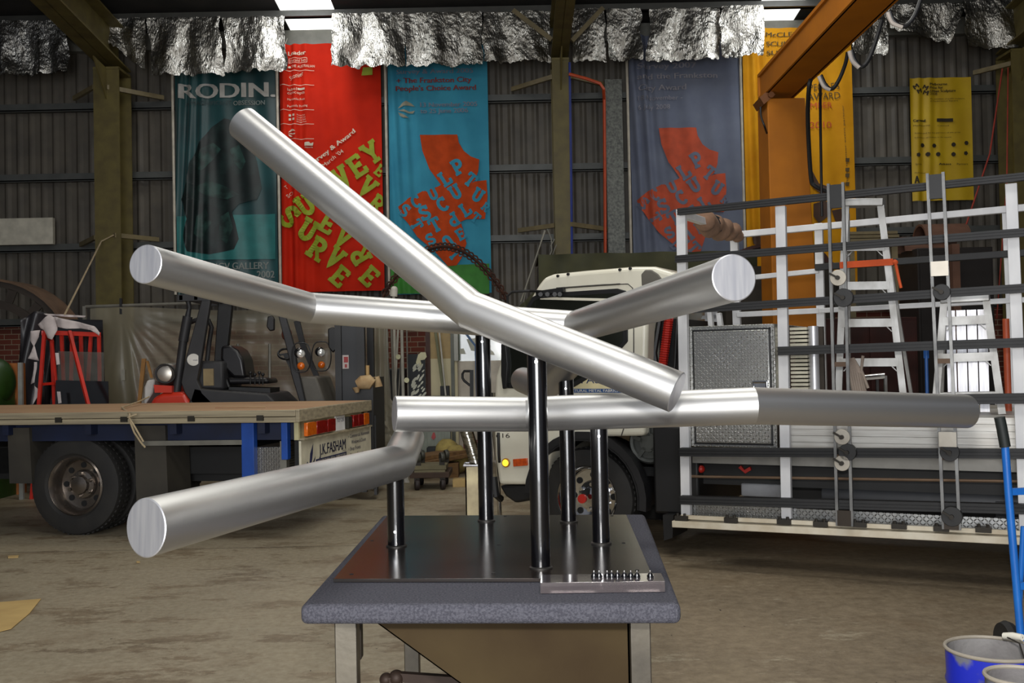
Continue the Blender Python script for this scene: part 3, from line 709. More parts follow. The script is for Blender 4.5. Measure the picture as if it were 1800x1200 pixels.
# clear acrylic plaque block with black star knobs
acr = mat('clear_acrylic', (150, 140, 140), .08, 0, (120, 112, 116), 3, trans=.75, spec=.6)
q = [ZP(949, 1020, .832), ZP(1166, 1017, .832), ZP(1160, 1003, .832), ZP(951, 1006, .832)]
o = MB().prism([p-Vector((0, 0, .030)) for p in q], (0, 0, .030)).build('acrylic_block', acr, None, bevel=.001); o['category'] = 'block'
tag(o, 'clear acrylic plaque block on the felt in front of the black posts', 'block')
o.location.y -= .03
kn = thing('star_knob', 'small black star knob with a bright screw, on the acrylic block', 'knob', (0, 0, 0), group='black star knobs on the acrylic block', local=True)
mb = MB()
for k in range(5):
    a = k*math.tau/5; mb.cyl((0, 0, .003), (math.cos(a)*.009, math.sin(a)*.009, .003), .0035, 8)
mb.lathe([(.008, 0), (.008, .006), (.005, .013)], (0, 0, 0), n=14)
mb.build('knob_body', blackp, kn)
MB().lathe([(.0030, .013), (.0030, .017), (.001, .019)], (0, 0, 0), n=10).build('screw', mat('bright_steel', (220, 220, 224), .2, 1), kn)
for k, x_ in enumerate((1043, 1052, 1066, 1074, 1084, 1096, 1107, 1118, 1141)):
    p = ZP(x_, 1011, .8325)+Vector((0, -.025, 0))
    if k == 0: kn.location = p
    else: dup(kn, p)

kk = sorted([o for o in bpy.data.objects if o.name.startswith('star_knob')], key=lambda o: o.location.x)
kk[0]['label'] = 'leftmost small black star knob of the row on the acrylic block'
kk[-1]['label'] = 'small black star knob set apart at the right end of the acrylic block'
for o in kk[1:-1]: o['label'] = 'small black star knob within the tight row on the acrylic block'
# ================================================================ LEFT FLATBED TRUCK (local frame: x along the tray to its tail, y away from the camera)
def local_frame(org, rz):
    c, s_ = math.cos(rz), math.sin(rz)
    def Q(px, py, ly):
        d = ray(px, py); O = CAM-Vector(org)
        # rotate into local
        ox, oy = O.x*c+O.y*s_, -O.x*s_+O.y*c; dx, dy = d.x*c+d.y*s_, -d.x*s_+d.y*c
        t = (ly-oy)/dy; return Vector((ox+dx*t, ly, O.z+d.z*t))
    return Q
TA = -math.radians(10.7)
tc_ = W(523, 745, 8.5)
TO = (tc_.x, 8.5, 0)
Q = local_frame(TO, TA)
tk = thing('flatbed_truck', 'flatbed truck with weathered timber tray, blue frame and sign at its tail, at left', 'truck', TO, TA, local=True)
wood = mat('weathered_timber', (176, 154, 118), .75, 0, (140, 112, 82), 3, (.4, 6, 6), bump=.2, contrast=(.3, .7))
tim_edge = mat('grey_timber_edge', (168, 156, 128), .7, 0, (128, 118, 98), 3, (.5, 5, 14), bump=.2, contrast=(.3, .7))
ply = mat('worn_plywood', (182, 152, 114), .75, 0, (160, 116, 88), 4, (.4, 4, 4), bump=.1)
XL = -5.6; TW = 1.80; zt = 1.09
MB().box(XL, 0, 0, TW, zt-.02, zt).build('tray_deck', ply, tk, bevel=.003)
mb = MB()
mb.box(XL, 0, -.045, -.0, zt-.058, zt-.004).box(XL, 0, -.035, 0, zt-.108, zt-.062)
mb.build('side_rail', tim_edge, tk, bevel=.006)
MB().box(0, .035, -.045, TW+.02, zt-.105, zt).build('tail_rail', tim_edge, tk, bevel=.006)
mb = MB()
for k in range(9): mb.box(XL+.3+k*.62, XL+.36+k*.62, -.052, -.03, zt-.09, zt-.045)
mb.build('rope_lug', mat('dark_lug', (52, 48, 40), .6, .4), tk)['kind'] = 'stuff'
blue = mat('blue_painted_steel', (24, 74, 160), .5, 0, (18, 58, 130), 4)
shaded_blue = mat('shaded_blue_steel', (14, 26, 56), .6, 0, (10, 18, 40), 4)  # frame blue darkened to paint in the shade under the deck
MB().box(XL, -.02, .1, .18, zt-.26, zt-.11).box(XL, -.02, TW-.25, TW-.17, zt-.26, zt-.11).build('tray_bearer', shaded_blue, tk)
for a_, b_ in ((425, 447), (495, 506)):
    xa, xb = Q(a_, 780, .03).x, Q(b_, 780, .03).x
    MB().box(xa, xb, .02, .09, zt-(.62 if a_ == 425 else .42), zt-.11).build('upright', blue, tk, bevel=.004)
for k in range(7): MB().box(-.35-k*.8, -.29-k*.8, 0, TW, zt-.2, zt-.02).build('cross_member', shaded_blue, tk)
mb = MB(); mb.box(XL, -.1, .5, .62, .5, .74).box(XL, -.1, 1.2, 1.32, .5, .74).box(-3.2, -3.0, .5, 1.3, .45, .75).box(-2.0, -.5, .62, 1.2, .42, .7)
mb.build('chassis', mat('black_chassis', (18, 18, 18), .6), tk)
rubber = mat('tyre_rubber', (26, 25, 24), .75, 0, (36, 34, 31), 6, bump=.1)
rim_m = mat('dusty_wheel_rim', (150, 142, 134), .28, .9, (110, 100, 92), 5, rvar=.1)
def wheel(par, cx, cy, cz, R, wd, face=-1, rimr=.55, chrome=None, hubc=None, dual=False):
    """axle along local y; face -1 shows its outer side towards the camera"""
    ax = (0, 1, 0); prof = []
    hw = wd/2; f = face
    prof = [(R*.60, -hw*.8), (R*.66, -hw), (R*.86, -hw), (R*.97, -hw*.86), (R, -hw*.55), (R, hw*.55), (R*.97, hw*.86), (R*.86, hw), (R*.6, hw)]
    t = MB().lathe(prof, (cx, cy, cz), ax, 56, caps=False)
    for k in range(56):                                    # tread blocks
        a = k*math.tau/56; c0 = Vector((cx+math.cos(a)*R, cy, cz+math.sin(a)*R)); tt = Vector((-math.sin(a), 0, math.cos(a))); rr = Vector((math.cos(a), 0, math.sin(a)))
        for s_ in (-1, 1): t.bar(c0+Vector((0, s_*hw*.15, 0)), c0+Vector((0, s_*hw*.62, 0))+tt*.01, .022, .012, up=rr)
    ty = t.build('tyre', rubber, par)
    rr = R*rimr
    rm = MB().lathe([(R*.62, -hw*.82), (rr*1.06, -hw*.95), (rr, -hw*.8), (rr*.93, -hw*.5), (rr*.9, hw*.35), (rr*.55, hw*.42), (rr*.5, hw*.2)], (cx, cy, cz), ax, 48, caps=False).build('rim', chrome or rim_m, ty)
    h = MB().lathe([(rr*.52, hw*.4), (rr*.5, hw*.05), (rr*.34, -hw*.02), (rr*.32, -hw*.35), (rr*.12, -hw*.45), (.001, -hw*.46)], (cx, cy, cz), ax, 32)
    for k in range(6):
        a = k*math.tau/6+.4; p = Vector((cx+math.cos(a)*rr*.43, cy-hw*.02, cz+math.sin(a)*rr*.43)); h.cyl(p+Vector((0, .02, 0)), p-Vector((0, .035, 0)), .016, 8)
    h.build('hub', hubc or rim_m, ty)
    mb = MB()
    for k in range(8):
        a = k*math.tau/8; p = Vector((cx+math.cos(a)*rr*.72, cy+hw*.36, cz+math.sin(a)*rr*.72)); mb.cyl(p+Vector((0, .02, 0)), p-Vector((0, .005, 0)), rr*.11, 12)
    mb.build('vent_hole', mat('hole_black', (10, 10, 10), .8), ty)['kind'] = 'stuff'
    return ty
wc = Q(131, 858, .12)
RW = (Q(131, 771, .12).z-Q(131, 945, .12).z)/2
wheel(tk, wc.x, .22, RW, RW, .22)
wheel(tk, wc.x, .50, RW, RW, .22)
wheel(tk, wc.x, 1.55, RW, RW, .22)
MB().cyl((wc.x, .2, RW), (wc.x, 1.6, RW), .06, 16).sphere((wc.x, .95, RW), .17).build('axle', mat('black_chassis', (18, 18, 18), .6), tk)
gu = mat('rubber_flap', (60, 56, 48), .7, 0, (44, 41, 36), 3)
for a_, b_, y0_, y1_ in ((13, 52, 752, 850), (236, 292, 748, 886)):
    p0, p1 = Q(a_, y0_, .06), Q(b_, y1_, .06)
    MB().prism([(p0.x, .06, p0.z), (p1.x, .06, p0.z), (p1.x+.01, .08, p1.z), (p0.x, .08, p1.z)], (0, .4, 0)).build('mud_flap', gu, tk)
p0, p1 = Q(250, 779, .03), Q(426, 777, .03)
MB().bar((p0.x, .03, p0.z), (p1.x, .03, p1.z), .025, .04).build('tie_rail', mat('galvanised', (140, 138, 128), .5, .6), tk)
ckp = checker_plate('checker_plate_worn', (168, 166, 160), .38, .022, 'XZ')
p0, p1 = Q(449, 785, .1), Q(496, 850, .1)
MB().box(p0.x, p1.x, .1, .7, p1.z-.05, p0.z).build('toolbox', ckp, tk, bevel=.006)
p0, p1 = Q(492, 775, .08), Q(504, 836, .08)
MB().box(p0.x, p1.x, .08, .14, p1.z, p0.z).build('box_latch', mat('galvanised', (140, 138, 128), .5, .6), tk)
# tail: local x = .02 plane; pixel -> (y,z) on that plane
def QT(px, py, lx):
    d = ray(px, py); O = CAM-Vector(TO); c, s_ = math.cos(TA), math.sin(TA)
    ox, oy = O.x*c+O.y*s_, -O.x*s_+O.y*c; dx, dy = d.x*c+d.y*s_, -d.x*s_+d.y*c
    t = (lx-ox)/dx; return Vector((lx, oy+dy*t, O.z+d.z*t))
zb = zt-.108
tail = MB().box(-.04, .0, .02, TW-.02, zb-.15, zb); tail.build('tail_panel', mat('cream_steel', (190, 182, 140), .6), tk)
tail = MB().box(.0, .05, .02, TW-.02, zb-.152, zb-.138).build('tail_lip', mat('grey_timber_edge', (150, 142, 112), .7), tk)
amber = mat('amber_lens', (226, 110, 16), .2, 0, (200, 88, 12), 40, (1, 1, 1), coat=1); redl = mat('red_lens', (150, 18, 16), .2, 0, (110, 12, 12), 40, coat=1)
for k, (y0_, y1_, m_, nm) in enumerate(((.13, .34, amber, 'indicator_lamp'), (.35, .60, redl, 'tail_lamp'), (.61, .80, redl, 'brake_lamp'), (1.28, 1.42, redl, 'tail_lamp'), (1.43, 1.58, redl, 'brake_lamp'), (1.59, 1.74, amber, 'indicator_lamp'))):
    MB().box(0, .035, y0_, y1_, zb-.128, zb-.012).build(nm, m_, tk, bevel=.006)
pl_ = MB().box(0.0, .012, .86, 1.10, zb-.135, zb+.0).build('number_plate', mat('number_plate_white', (240, 240, 240), .4), tk)
text_mb('TLY 235', (.014, .89, zb-.055), (0, 1, 0), (0, 0, 1), .035, .18).build('plate_lettering', mat('sign_navy', (36, 40, 80), .6), pl_, smooth=0)
MB().box(.0, .04, 1.13, 1.22, zb-.13, zb-.02).build('plate_lamp', mat('dark_lug', (52, 48, 40), .6, .4), tk)
# sign board
sgn = mat('sign_cream', (214, 208, 184), .55); snv = mat('sign_navy', (36, 40, 80), .6)
s0 = .02; zs1 = zb-.158; zs0 = zs1-.34
sb = MB().box(.0, .02, s0, TW+.02, zs0, zs1).build('sign_board', sgn, tk)
def st(body, y, z, h, wd, m_=snv, bold=.0): text_mb(body, (.0225, y, z), (0, 1, 0), (0, 0, 1), h, wd, bold=bold).build('sign_lettering', m_, sb, smooth=0)
st('J.K.FASHAM', .42, zs1-.155, .095, .66, bold=.003)
st('PTY LTD', 1.0, zs1-.175, .014, .08)
MB().box(.02, .0222, .34, 1.10, zs1-.225, zs1-.183).build('sign_stripe', snv, sb)
st('ARCHITECTURAL METAL FABRICATORS', .36, zs1-.214, .02, .72, sgn)
st('Commercial Aluminium', 1.20, zs1-.065, .035, .56); st('Windows & Doors', 1.24, zs1-.125, .035, .42); st('Shop Fronts', 1.20, zs1-.185, .035, .30); st('Shower Screens', 1.20, zs1-.245, .035, .38)
for k in range(4):
    if k != 1: st('>', 1.155, zs1-.065-.06*k, .03, .02)
mb = MB()
mb.prism([(.0222, .16, zs1-0.240), (.0222, .19, zs1-0.216), (.0222, .21, zs1-0.120), (.0222, .28, zs1-0.042), (.0222, .27, zs1-0.120), (.0222, .25, zs1-0.180), (.0222, .2, zs1-0.240)], (.0004, 0, 0))
mb.prism([(.0222, .18, zs1-0.240), (.0222, .24, zs1-0.222), (.0222, .32, zs1-0.180), (.0222, .33, zs1-0.150), (.0222, .28, zs1-0.216)], (.0004, 0, 0))
mb.prism([(.0222, .12, zs1-0.204), (.0222, .15, zs1-0.180), (.0222, .18, zs1-0.228), (.0222, .16, zs1-0.246)], (.0004, 0, 0))
mb.build('leaf_emblem', snv, sb, smooth=0)
for q in (.05, TW-.2): MB().box(-.05, .0, q, q+.08, .55, zb).build('sign_bracket', mat('black_chassis', (18, 18, 18), .6), tk)
# cab, mostly outside the frame to the left
MB().box(XL-1.7, XL-.1, .05, TW-.05, .5, 2.2).build('cab', mat('cream_cab', (214, 210, 196), .4), tk, bevel=.12, seg=4)
for yy_ in (.2, 1.6): wheel(tk, XL-1.1, yy_, RW, RW, .22)
# rope tied round the side rail
rp_ = mat('beige_rope', (178, 160, 128), .9)
a = lambda px, py, ly: W(px, py, 8.62+ly)
o = MB().tube([a(214, 716, .6), a(228, 728, 0.02), a(229, 742, 0), a(236, 760, 0), a(248, 778, .02), a(255, 786, .04)], .008, 6).tube([a(240, 728, .02), a(226, 733, -.02), a(234, 745, -.02), a(252, 776, 0)], .008, 6).tube([a(214, 716, .6), a(225, 712, .9), a(243, 706, 1.4), a(262, 697, 1.9)], .007, 6).build('tie_rope', rp_, None)
tag(o, 'thin beige rope knotted around the timber rail of the flatbed truck', 'rope')
o = MB().prism([(-2.62, 9.0, 1.092), (-2.15, 8.9, 1.092), (-2.2, 9.05, 1.092), (-2.5, 9.12, 1.092)], (0, 0, .006)).build('timber_offcut', ply, None); tag(o, 'thin reddish timber sliver lying on the truck tray', 'offcut')

# ================================================================ FORKLIFT behind the tray
YF = 11.0
bkg = mat('forklift_dark_grey', (44, 44, 46), .55, 0, (34, 34, 36), 5); redp = mat('forklift_red', (206, 56, 32), .35, 0, (190, 46, 28), 4, coat=.3)
blk = mat('black_plastic', (20, 20, 21), .5)
fk = thing('forklift', 'red and black forklift with overhead guard and tall dark mast, behind the flatbed truck', 'forklift', (W(440, 700, YF).x, YF, 0))
P = lambda px, py, dy=0: W(px, py, YF+dy)
Wd = 1.05
def slab_side(pts, dy, th=.06): return MB().prism([P(x_, y_, dy) for x_, y_ in pts], (0, th, 0))
x0, x1 = P(262, 700).x, P(590, 700).x
# body / counterweight
MB().prism([P(262, 712), P(268, 698), P(285, 690), P(325, 688), P(338, 712), P(345, 800), P(265, 800)], (0, Wd, 0)).build('counterweight', redp, fk, bevel=.05, seg=4)
MB().prism([P(330, 712), P(340, 680), P(360, 684), P(470, 692), P(490, 712), P(500, 790), P(340, 790)], (0, Wd, 0)).build('engine_cover', bkg, fk, bevel=.02)
MB().prism([P(345, 634, .15), P(392, 634, .15), P(394, 685, .15), P(345, 685, .15)], (0, Wd-.3, 0)).build('hood', bkg, fk, bevel=.03)
MB().box(P(351, 660).x, P(369, 660).x, YF+.13, YF+.2, P(360, 678).z, P(360, 648).z).build('tan_box', mat('tan_card', (150, 132, 96), .8), fk)
MB().prism([P(470, 712), P(600, 712), P(600, 810), P(480, 810)], (0, Wd, 0)).build('step_body', bkg, fk)
# overhead guard: four posts, roof
for dy in (0, Wd-.08):
    slab_side([(354, 527), (370, 527), (352, 640), (346, 668), (356, 690), (378, 712), (340, 712), (324, 690), (318, 672), (326, 630)], dy, .07).build('rear_guard_post', bkg, fk, bevel=.01)
    slab_side([(480, 520), (491, 520), (518, 610), (522, 640), (538, 712), (528, 712), (511, 655), (508, 630)], dy, .06).build('front_guard_post', bkg, fk, bevel=.01)
mb = MB()
z_ = P(360, 528).z
mb.box(P(312, 520).x, P(495, 520).x, YF, YF+.06, z_, z_+.07).box(P(312, 520).x, P(495, 520).x, YF+Wd-.06, YF+Wd, z_, z_+.07)
for k in range(8):
    xx = P(315, 520).x+k*.16; mb.box(xx, xx+.035, YF, YF+Wd, z_+.01, z_+.06)
mb.build('overhead_guard', bkg, fk)
MB().cyl(P(309, 700, .1), P(322, 600, .1), .045, 16).cyl(P(322, 600, .1), P(330, 556, .1), .052, 16).tube([P(330, 556, .1), P(333, 540, .1), P(330, 526, .1)], [.03, .022, .03], 12).build('air_intake', bkg, fk)
MB().tube([P(335, 566, .35), P(352, 560, .35), P(367, 563, .35), P(372, 575, .35), P(368, 600, .35), P(364, 634, .35)], .026, 12).build('exhaust_pipe', bkg, fk)
MB().prism([P(383, 532, .4), P(408, 534, .4), P(398, 634, .4), P(376, 636, .4)], (0, .08, 0)).build('guard_stay', blk, fk, bevel=.01)
# seat
MB().prism([P(388, 608, .3), P(404, 606, .3), P(418, 615, .3), P(427, 632, .3), P(432, 664, .3), P(410, 664, .3), P(396, 650, .3), P(387, 630, .3)], (0, .46, 0)).prism([P(398, 662, .3), P(470, 664, .3), P(474, 674, .3), P(400, 676, .3)], (0, .46, 0)).build('seat', mat('black_vinyl', (20, 19, 22), .35), fk, bevel=.04, seg=4)
MB().prism([P(402, 680, .3), P(475, 682, .3), P(475, 694, .3), P(402, 692, .3)], (0, .46, 0)).tube([P(396, 648, .28), P(396, 664, .28), P(402, 680, .28)], .02, 8).build('seat_base', blk, fk)
mb = MB()
for k, xx in enumerate((440, 448, 456, 462)): mb.cyl(P(xx, 676, .2), P(xx, 656+k % 2*3, .2), .008, 8).sphere(P(xx, 655+k % 2*3, .2), .02, 6)
mb.build('control_lever', blk, fk)
MB().tube([P(474, 672, .5), P(474, 604, .5)], .016, 8).build('handrail', mat('galvanised', (140, 138, 128), .5, .6), fk)
MB().tube([P(418, 650, .9), P(418, 604, .9)], .016, 8).build('handrail', mat('galvanised', (140, 138, 128), .5, .6), fk)
# steering wheel and column, cowl
MB().tube([P(502+13*math.cos(k*math.tau/20), 622-9*math.sin(k*math.tau/20), .45+.17*math.sin(k*math.tau/20)) for k in range(20)], .013, 8, closed=True).bar(P(490, 624, .45), P(514, 620, .45), .02, .02).bar(P(502, 622, .45), P(516, 650, .45), .05, .05).build('steering_wheel', blk, fk)
MB().prism([P(525, 662, .1), P(556, 662, .1), P(574, 712, .1), P(530, 712, .1)], (0, .85, 0)).build('cowl', mat('cowl_grey', (92, 88, 80), .6), fk, bevel=.02)
MB().prism([P(524, 600, .95), P(534, 600, .95), P(560, 660, .95), P(552, 662, .95)], (0, .05, 0)).prism([P(516, 565, .95), P(526, 562, .95), P(535, 600, .95), P(526, 602, .95)], (0, .05, 0)).build('front_guard_post', bkg, fk)
# mirrors and lamps
def loop_frame(cx, cy, w_, h_, dy, par): MB().tube([P(cx+w_*math.cos(k*math.tau/24)**1*abs(math.cos(k*math.tau/24))**-.4 if abs(math.cos(k*math.tau/24)) > .01 else cx, cy+h_*math.sin(k*math.tau/24), dy) for k in range(24)], .007, 6, closed=True).build('lamp_guard', blk, par)
for cx, cy, dy in ((526, 622, -.1), (562, 620, .6)):
    lm = MB().sphere(P(cx, cy-2, dy), .055, 10, (1, .8, 1)).build('headlamp', mat('black_gloss_lamp', (30, 30, 32), .15), fk)
    MB().lathe([(.045, 0), (.035, .02), (.001, .03)], P(cx+3, cy, dy-.03), (.3, -1, 0), 20).build('lens', mat('lamp_glass', (225, 225, 220), .1, .4), lm)
    MB().sphere(P(cx+3, cy+21, dy), .042, 8, (1, .8, 1)).build('indicator_lamp', amber, fk)
    loop_frame(cx+3, cy+6, 17, 26, dy, fk)
MB().prism([P(470, 556, -.1), P(478, 554, -.1), P(482, 560, -.1), P(482, 580, -.1), P(474, 582, -.1), P(468, 574, -.1)], (0, .05, 0)).build('side_mirror', blk, fk, bevel=.012)
MB().prism([P(576, 578, .5), P(584, 574, .5), P(591, 578, .5), P(592, 612, .5), P(585, 620, .5), P(577, 610, .5)], (0, .05, 0)).build('side_mirror', blk, fk, bevel=.012)
MB().sphere(P(504, 587, .7), .06, 8, (1, .5, 1.3)).build('beacon', mat('brown_lens', (110, 60, 44), .4), fk)
# LPG bottle at the back
gb_ = MB().lathe([(.05, -.10), (.095, -.085), (.115, -.05), (.12, .15), (.12, .5), (.08, .6)], P(291, 657, .1), (0, 1, 0), 36).build('gas_bottle', mat('aluminium_bottle', (176, 170, 160), .35, .8), fk)
MB().tube([P(291+17*math.cos(k*math.tau/28), 657-16*math.sin(k*math.tau/28), .0) for k in range(28)], .012, 6, closed=True).build('bottle_strap', blk, gb_)
MB().prism([P(270, 676, .0), P(302, 678, .0), P(302, 690, .0), P(272, 690, .0)], (0, .6, 0)).build('bottle_cradle', redp, fk)
MB().prism([P(253, 680, .05), P(258, 668, .05), P(272, 666, .05), P(268, 690, .05), P(252, 716, .05)], (0, .3, 0)).build('white_hood', mat('grubby_white', (206, 202, 196), .5), fk, bevel=.02)
lb = MB().cyl(P(340, 632, -.01), P(340, 632, -.015), .065, 24).build('round_sticker', mat('sticker_white', (206, 204, 196), .5), fk)
text_mb('service', P(333, 634, -.017), (1, 0, 0), (0, 0, 1), .018, .085).build('sticker_lettering', mat('sign_navy', (36, 40, 80), .6), lb, smooth=0)
# mast with channels, carriage, chain
for a_, b_, dy in ((590, 601, .0), (628, 642, .0), (590, 600, .8), (628, 640, .8)):
    MB().box(P(a_, 700).x, P(b_, 700).x, YF+dy, YF+dy+.1, .08, P(610, 540).z).build('mast_channel', blk, fk)
MB().box(P(599, 700).x, P(630, 700).x, YF+.05, YF+.08, .3, P(610, 545).z).build('mast_shield', mat('mast_grey', (30, 32, 36), .5), fk)
MB().box(P(640, 700).x, P(657, 700).x, YF-.05, YF+.9, .12, P(640, 664).z).build('carriage', blk, fk)
MB().box(P(655, 700).x, P(660, 700).x, YF, YF+.12, .05, .9).build('fork_tine', blk, fk)
sk_ = MB().box(P(602, 700).x, P(613, 700).x, YF+.04, YF+.045, P(600, 648).z, P(600, 624).z).build('safety_sticker', mat('sticker_pale', (198, 186, 180), .5), fk)
MB().box(P(603.5, 640).x, P(611, 640).x, YF+.037, YF+.04, P(600, 637).z, P(600, 627).z).box(P(605, 640).x, P(609, 640).x, YF+.037, YF+.04, P(600, 646).z, P(600, 640).z).build('sticker_mark', mat('sticker_red', (160, 40, 40), .5), sk_)
whl = mat('forklift_tyre', (24, 24, 24), .8)
for xx in (300, 545):
    for dy in (.0, .85):
        c = P(xx, 800, dy); rr = .26 if xx == 300 else .33
        MB().lathe([(rr*.5, -.01), (rr*.9, 0), (rr, .03), (rr, .17), (rr*.9, .2), (rr*.5, .2)], (c.x, c.y, rr), (0, 1, 0), 36).build('wheel', whl, fk)
# cream stuffed gloves / padded end on the carriage
o = MB().tube([P(628, 676, -.12), P(636, 672, -.12), P(648, 671, -.1), P(655, 676, -.1)], [.05, .075, .08, .06], 12).tube([P(626, 680, -.12), P(628, 690, -.12)], [.045, .02], 10).build('padding_roll', mat('cream_foam', (190, 164, 124), .9, 0, (150, 118, 80), 8), fk)
MB().tube([P(652, 672, .2), P(662, 668, .2), P(664, 680, .2)], .055, 12).build('padding_roll', mat('cream_foam', (190, 164, 124), .9), fk)
MB().box(P(638, 650).x, P(646, 650).x, YF+.1, YF+.16, P(640, 668).z, P(640, 642).z).build('timber_block', mat('pale_pine', (196, 160, 104), .7), fk)

# ---------------------------------------------------------------- plastic curtain
YP = 12.9
A = W(158, 541, YP); B = W(672, 535, YP); pin = W(213, 541, YP)
def cf(u, v):
    x = A.x+u*(B.x-A.x); z = A.z-.0*u - v*(A.z-.05)+.02*math.sin(u*9)
    dx = x-pin.x; dz = pin.z-z
    th = math.atan2(dz, dx+1e-6); r = math.hypot(dx, dz)
    y = YP+.018*math.sin(th*30+3*noise.noise((th*4, r*.6, 1)))*min(1, r*.9)*(1 if dx > 0 else .3)+.05*noise.noise((x*1.5, z*1.5, 3))+.02*noise.noise((x*7, z*2, 5))
    return (x, y, z - .10*math.sin(min(1, u*1.0)*math.pi)*(1-v)*.5)
pm = bpy.data.materials.new('clear_plastic_sheet'); pm.use_nodes = True; nt = pm.node_tree
nt.nodes.clear(); out = nt.nodes.new('ShaderNodeOutputMaterial'); mx = nt.nodes.new('ShaderNodeMixShader'); trn = nt.nodes.new('ShaderNodeBsdfTransparent'); pb = nt.nodes.new('ShaderNodeBsdfPrincipled')
pb.inputs['Base Color'].default_value = lin((150, 144, 126)); pb.inputs['Roughness'].default_value = .3; mx.inputs[0].default_value = .50; trn.inputs[0].default_value = (.8, .8, .76, 1)
nt.links.new(trn.outputs[0], mx.inputs[1]); nt.links.new(pb.outputs[0], mx.inputs[2]); nt.links.new(mx.outputs[0], out.inputs[0])
cu = thing('plastic_curtain', 'translucent plastic sheet hung as a curtain behind the forklift', 'plastic sheet', (pin.x, YP, 0))
MB().grid(180, 60, cf).build('sheet', pm, cu, smooth=180)
MB().tube([W(150, 539, YP), W(400, 531, YP), W(680, 532, YP)], .02, 8).build('curtain_rail', mat('galvanised', (140, 138, 128), .5, .6), cu)
for px_ in (150, 680): MB().box(W(px_, 640, YP).x-.02, W(px_, 640, YP).x+.02, YP-.02, YP+.02, 0, W(px_, 538, YP).z).build('post', mat('galvanised', (140, 138, 128), .5, .6), cu)
MB().box(pin.x-.01, pin.x+.02, YP-.03, YP+.0, pin.z-.08, pin.z+.12).build('clamp', blk, cu)
MB().box(W(217, 660, YP).x, W(223, 650, YP).x, YP-.07, YP-.06, W(220, 668, YP).z, W(220, 649, YP).z).build('tape_patch', mat('tape_grey', (150, 148, 136), .6), cu)
# second drape on the right of the mast
o = MB().grid(30, 50, lambda u, v: (lambda x, z: (x, 12.4+.02*math.sin(u*9+v*3)+.06*noise.noise((x*5, z*2, 1)), z))(W(657, 560, 12.4).x+u*(.15+.25*v*v*v), 2.15-v*2.14)).build('plastic_wrap', pm, None, smooth=180)
tag(o, 'crumpled clear plastic wrap hanging right of the forklift mast', 'plastic wrap')

# ---------------------------------------------------------------- glass stack on a red A-frame, at left
YG = 11.75
G = lambda px, py, dy=0: W(px, py, YG+dy)
redf = mat('red_frame_paint', (206, 40, 22), .45)
af = thing('glass_rack', 'red steel A-frame glass rack behind the flatbed truck at left', 'rack', (G(110, 700).x, YG, 0))
def to_floor(p, q):
    d = q-p; t = (0-p.z)/d.z; return p+d*t
for k, (a_, b_) in enumerate((((78, 585, 0), (68, 716, -.05)), ((122, 582, .1), (157, 718, -.25)), ((91, 598, .34), (96, 716, .36)), ((108, 584, .4), (114, 716, .42)), ((127, 588, .4), (124, 716, .44)), ((142, 586, .4), (146, 716, .44)), ((160, 588, .4), (152, 716, .44)), ((174, 590, .4), (176, 716, .44)))):
    p = G(*a_[:2], a_[2]); q = G(*b_[:2], b_[2]); MB().bar(p, to_floor(p, q)+Vector((0, 0, .0)), .035, .035).build('frame_leg', redf, af)
MB().bar(G(76, 675, .0), G(100, 673, .2), .03, .03).build('low_tie', redf, af)
mb = MB().bar(G(76, 584), G(176, 588, .4), .05, .05).bar(G(76, 586, 0), G(91, 598, .5), .04, .04).bar(G(76, 584, .0), G(76, 584, .9), .04, .04)
mb.build('top_beam', redf, af)
MB().bar(G(92, 602, .1), G(99, 672, .15), .02, .03).build('frame_brace', redf, af)
MB().box(G(64, 700).x, G(190, 700).x, YG+.0, YG+.8, .12, .2).build('base_shelf', redf, af)
dg = mat('dark_glass', (26, 26, 28), .15, 0, (20, 20, 22), spec=.7); tg = mat('grey_glass', (120, 120, 112), .1, alpha=.35)
def sheet(pts, dy0, dy1, m_, lab, thk=.012):
    P_ = []
    for i, (x_, y_) in enumerate(pts): P_.append(G(x_, y_, dy1 if y_ < 640 else dy0))
    n_ = len(P_); o = MB().prism(P_, (0, thk, 0)).build('glass_sheet', m_, None, smooth=0)
    tag(o, lab, 'glass sheet'); return o
def gz(px, py, dy): return G(px, py, dy)
b0 = .205
def pane(x0, x1, top, dyt, dyb, m_, lab):
    a = G(x0, top, dyt); b_ = G(x1, top+2, dyt); o = MB().prism([(a.x, YG+dyb, b0), (b_.x+.05, YG+dyb, b0), (b_.x, a.y, b_.z), (a.x, a.y, a.z)], (0, .012, 0)).build('glass_sheet', m_, None, smooth=0); tag(o, lab, 'glass sheet', 'glass leaning on the red frame')
pane(98, 190, 668, .12, .02, dg, 'low black glass sheet at the front of the red A-frame')
pane(102, 182, 617, .26, .12, tg, 'clear grey glass sheet leaning behind the low black one')
pane(60, 74, 588, .30, .32, dg, 'narrow dark glass edge standing at the left side of the red A-frame')
pane(70, 180, 560, .72, .70, dg, 'tall dark sheet standing in for the shade inside the red A-frame')  # dark sheet added to give the frame its shaded interior
pap = mat('white_paper', (206, 196, 194), .85)
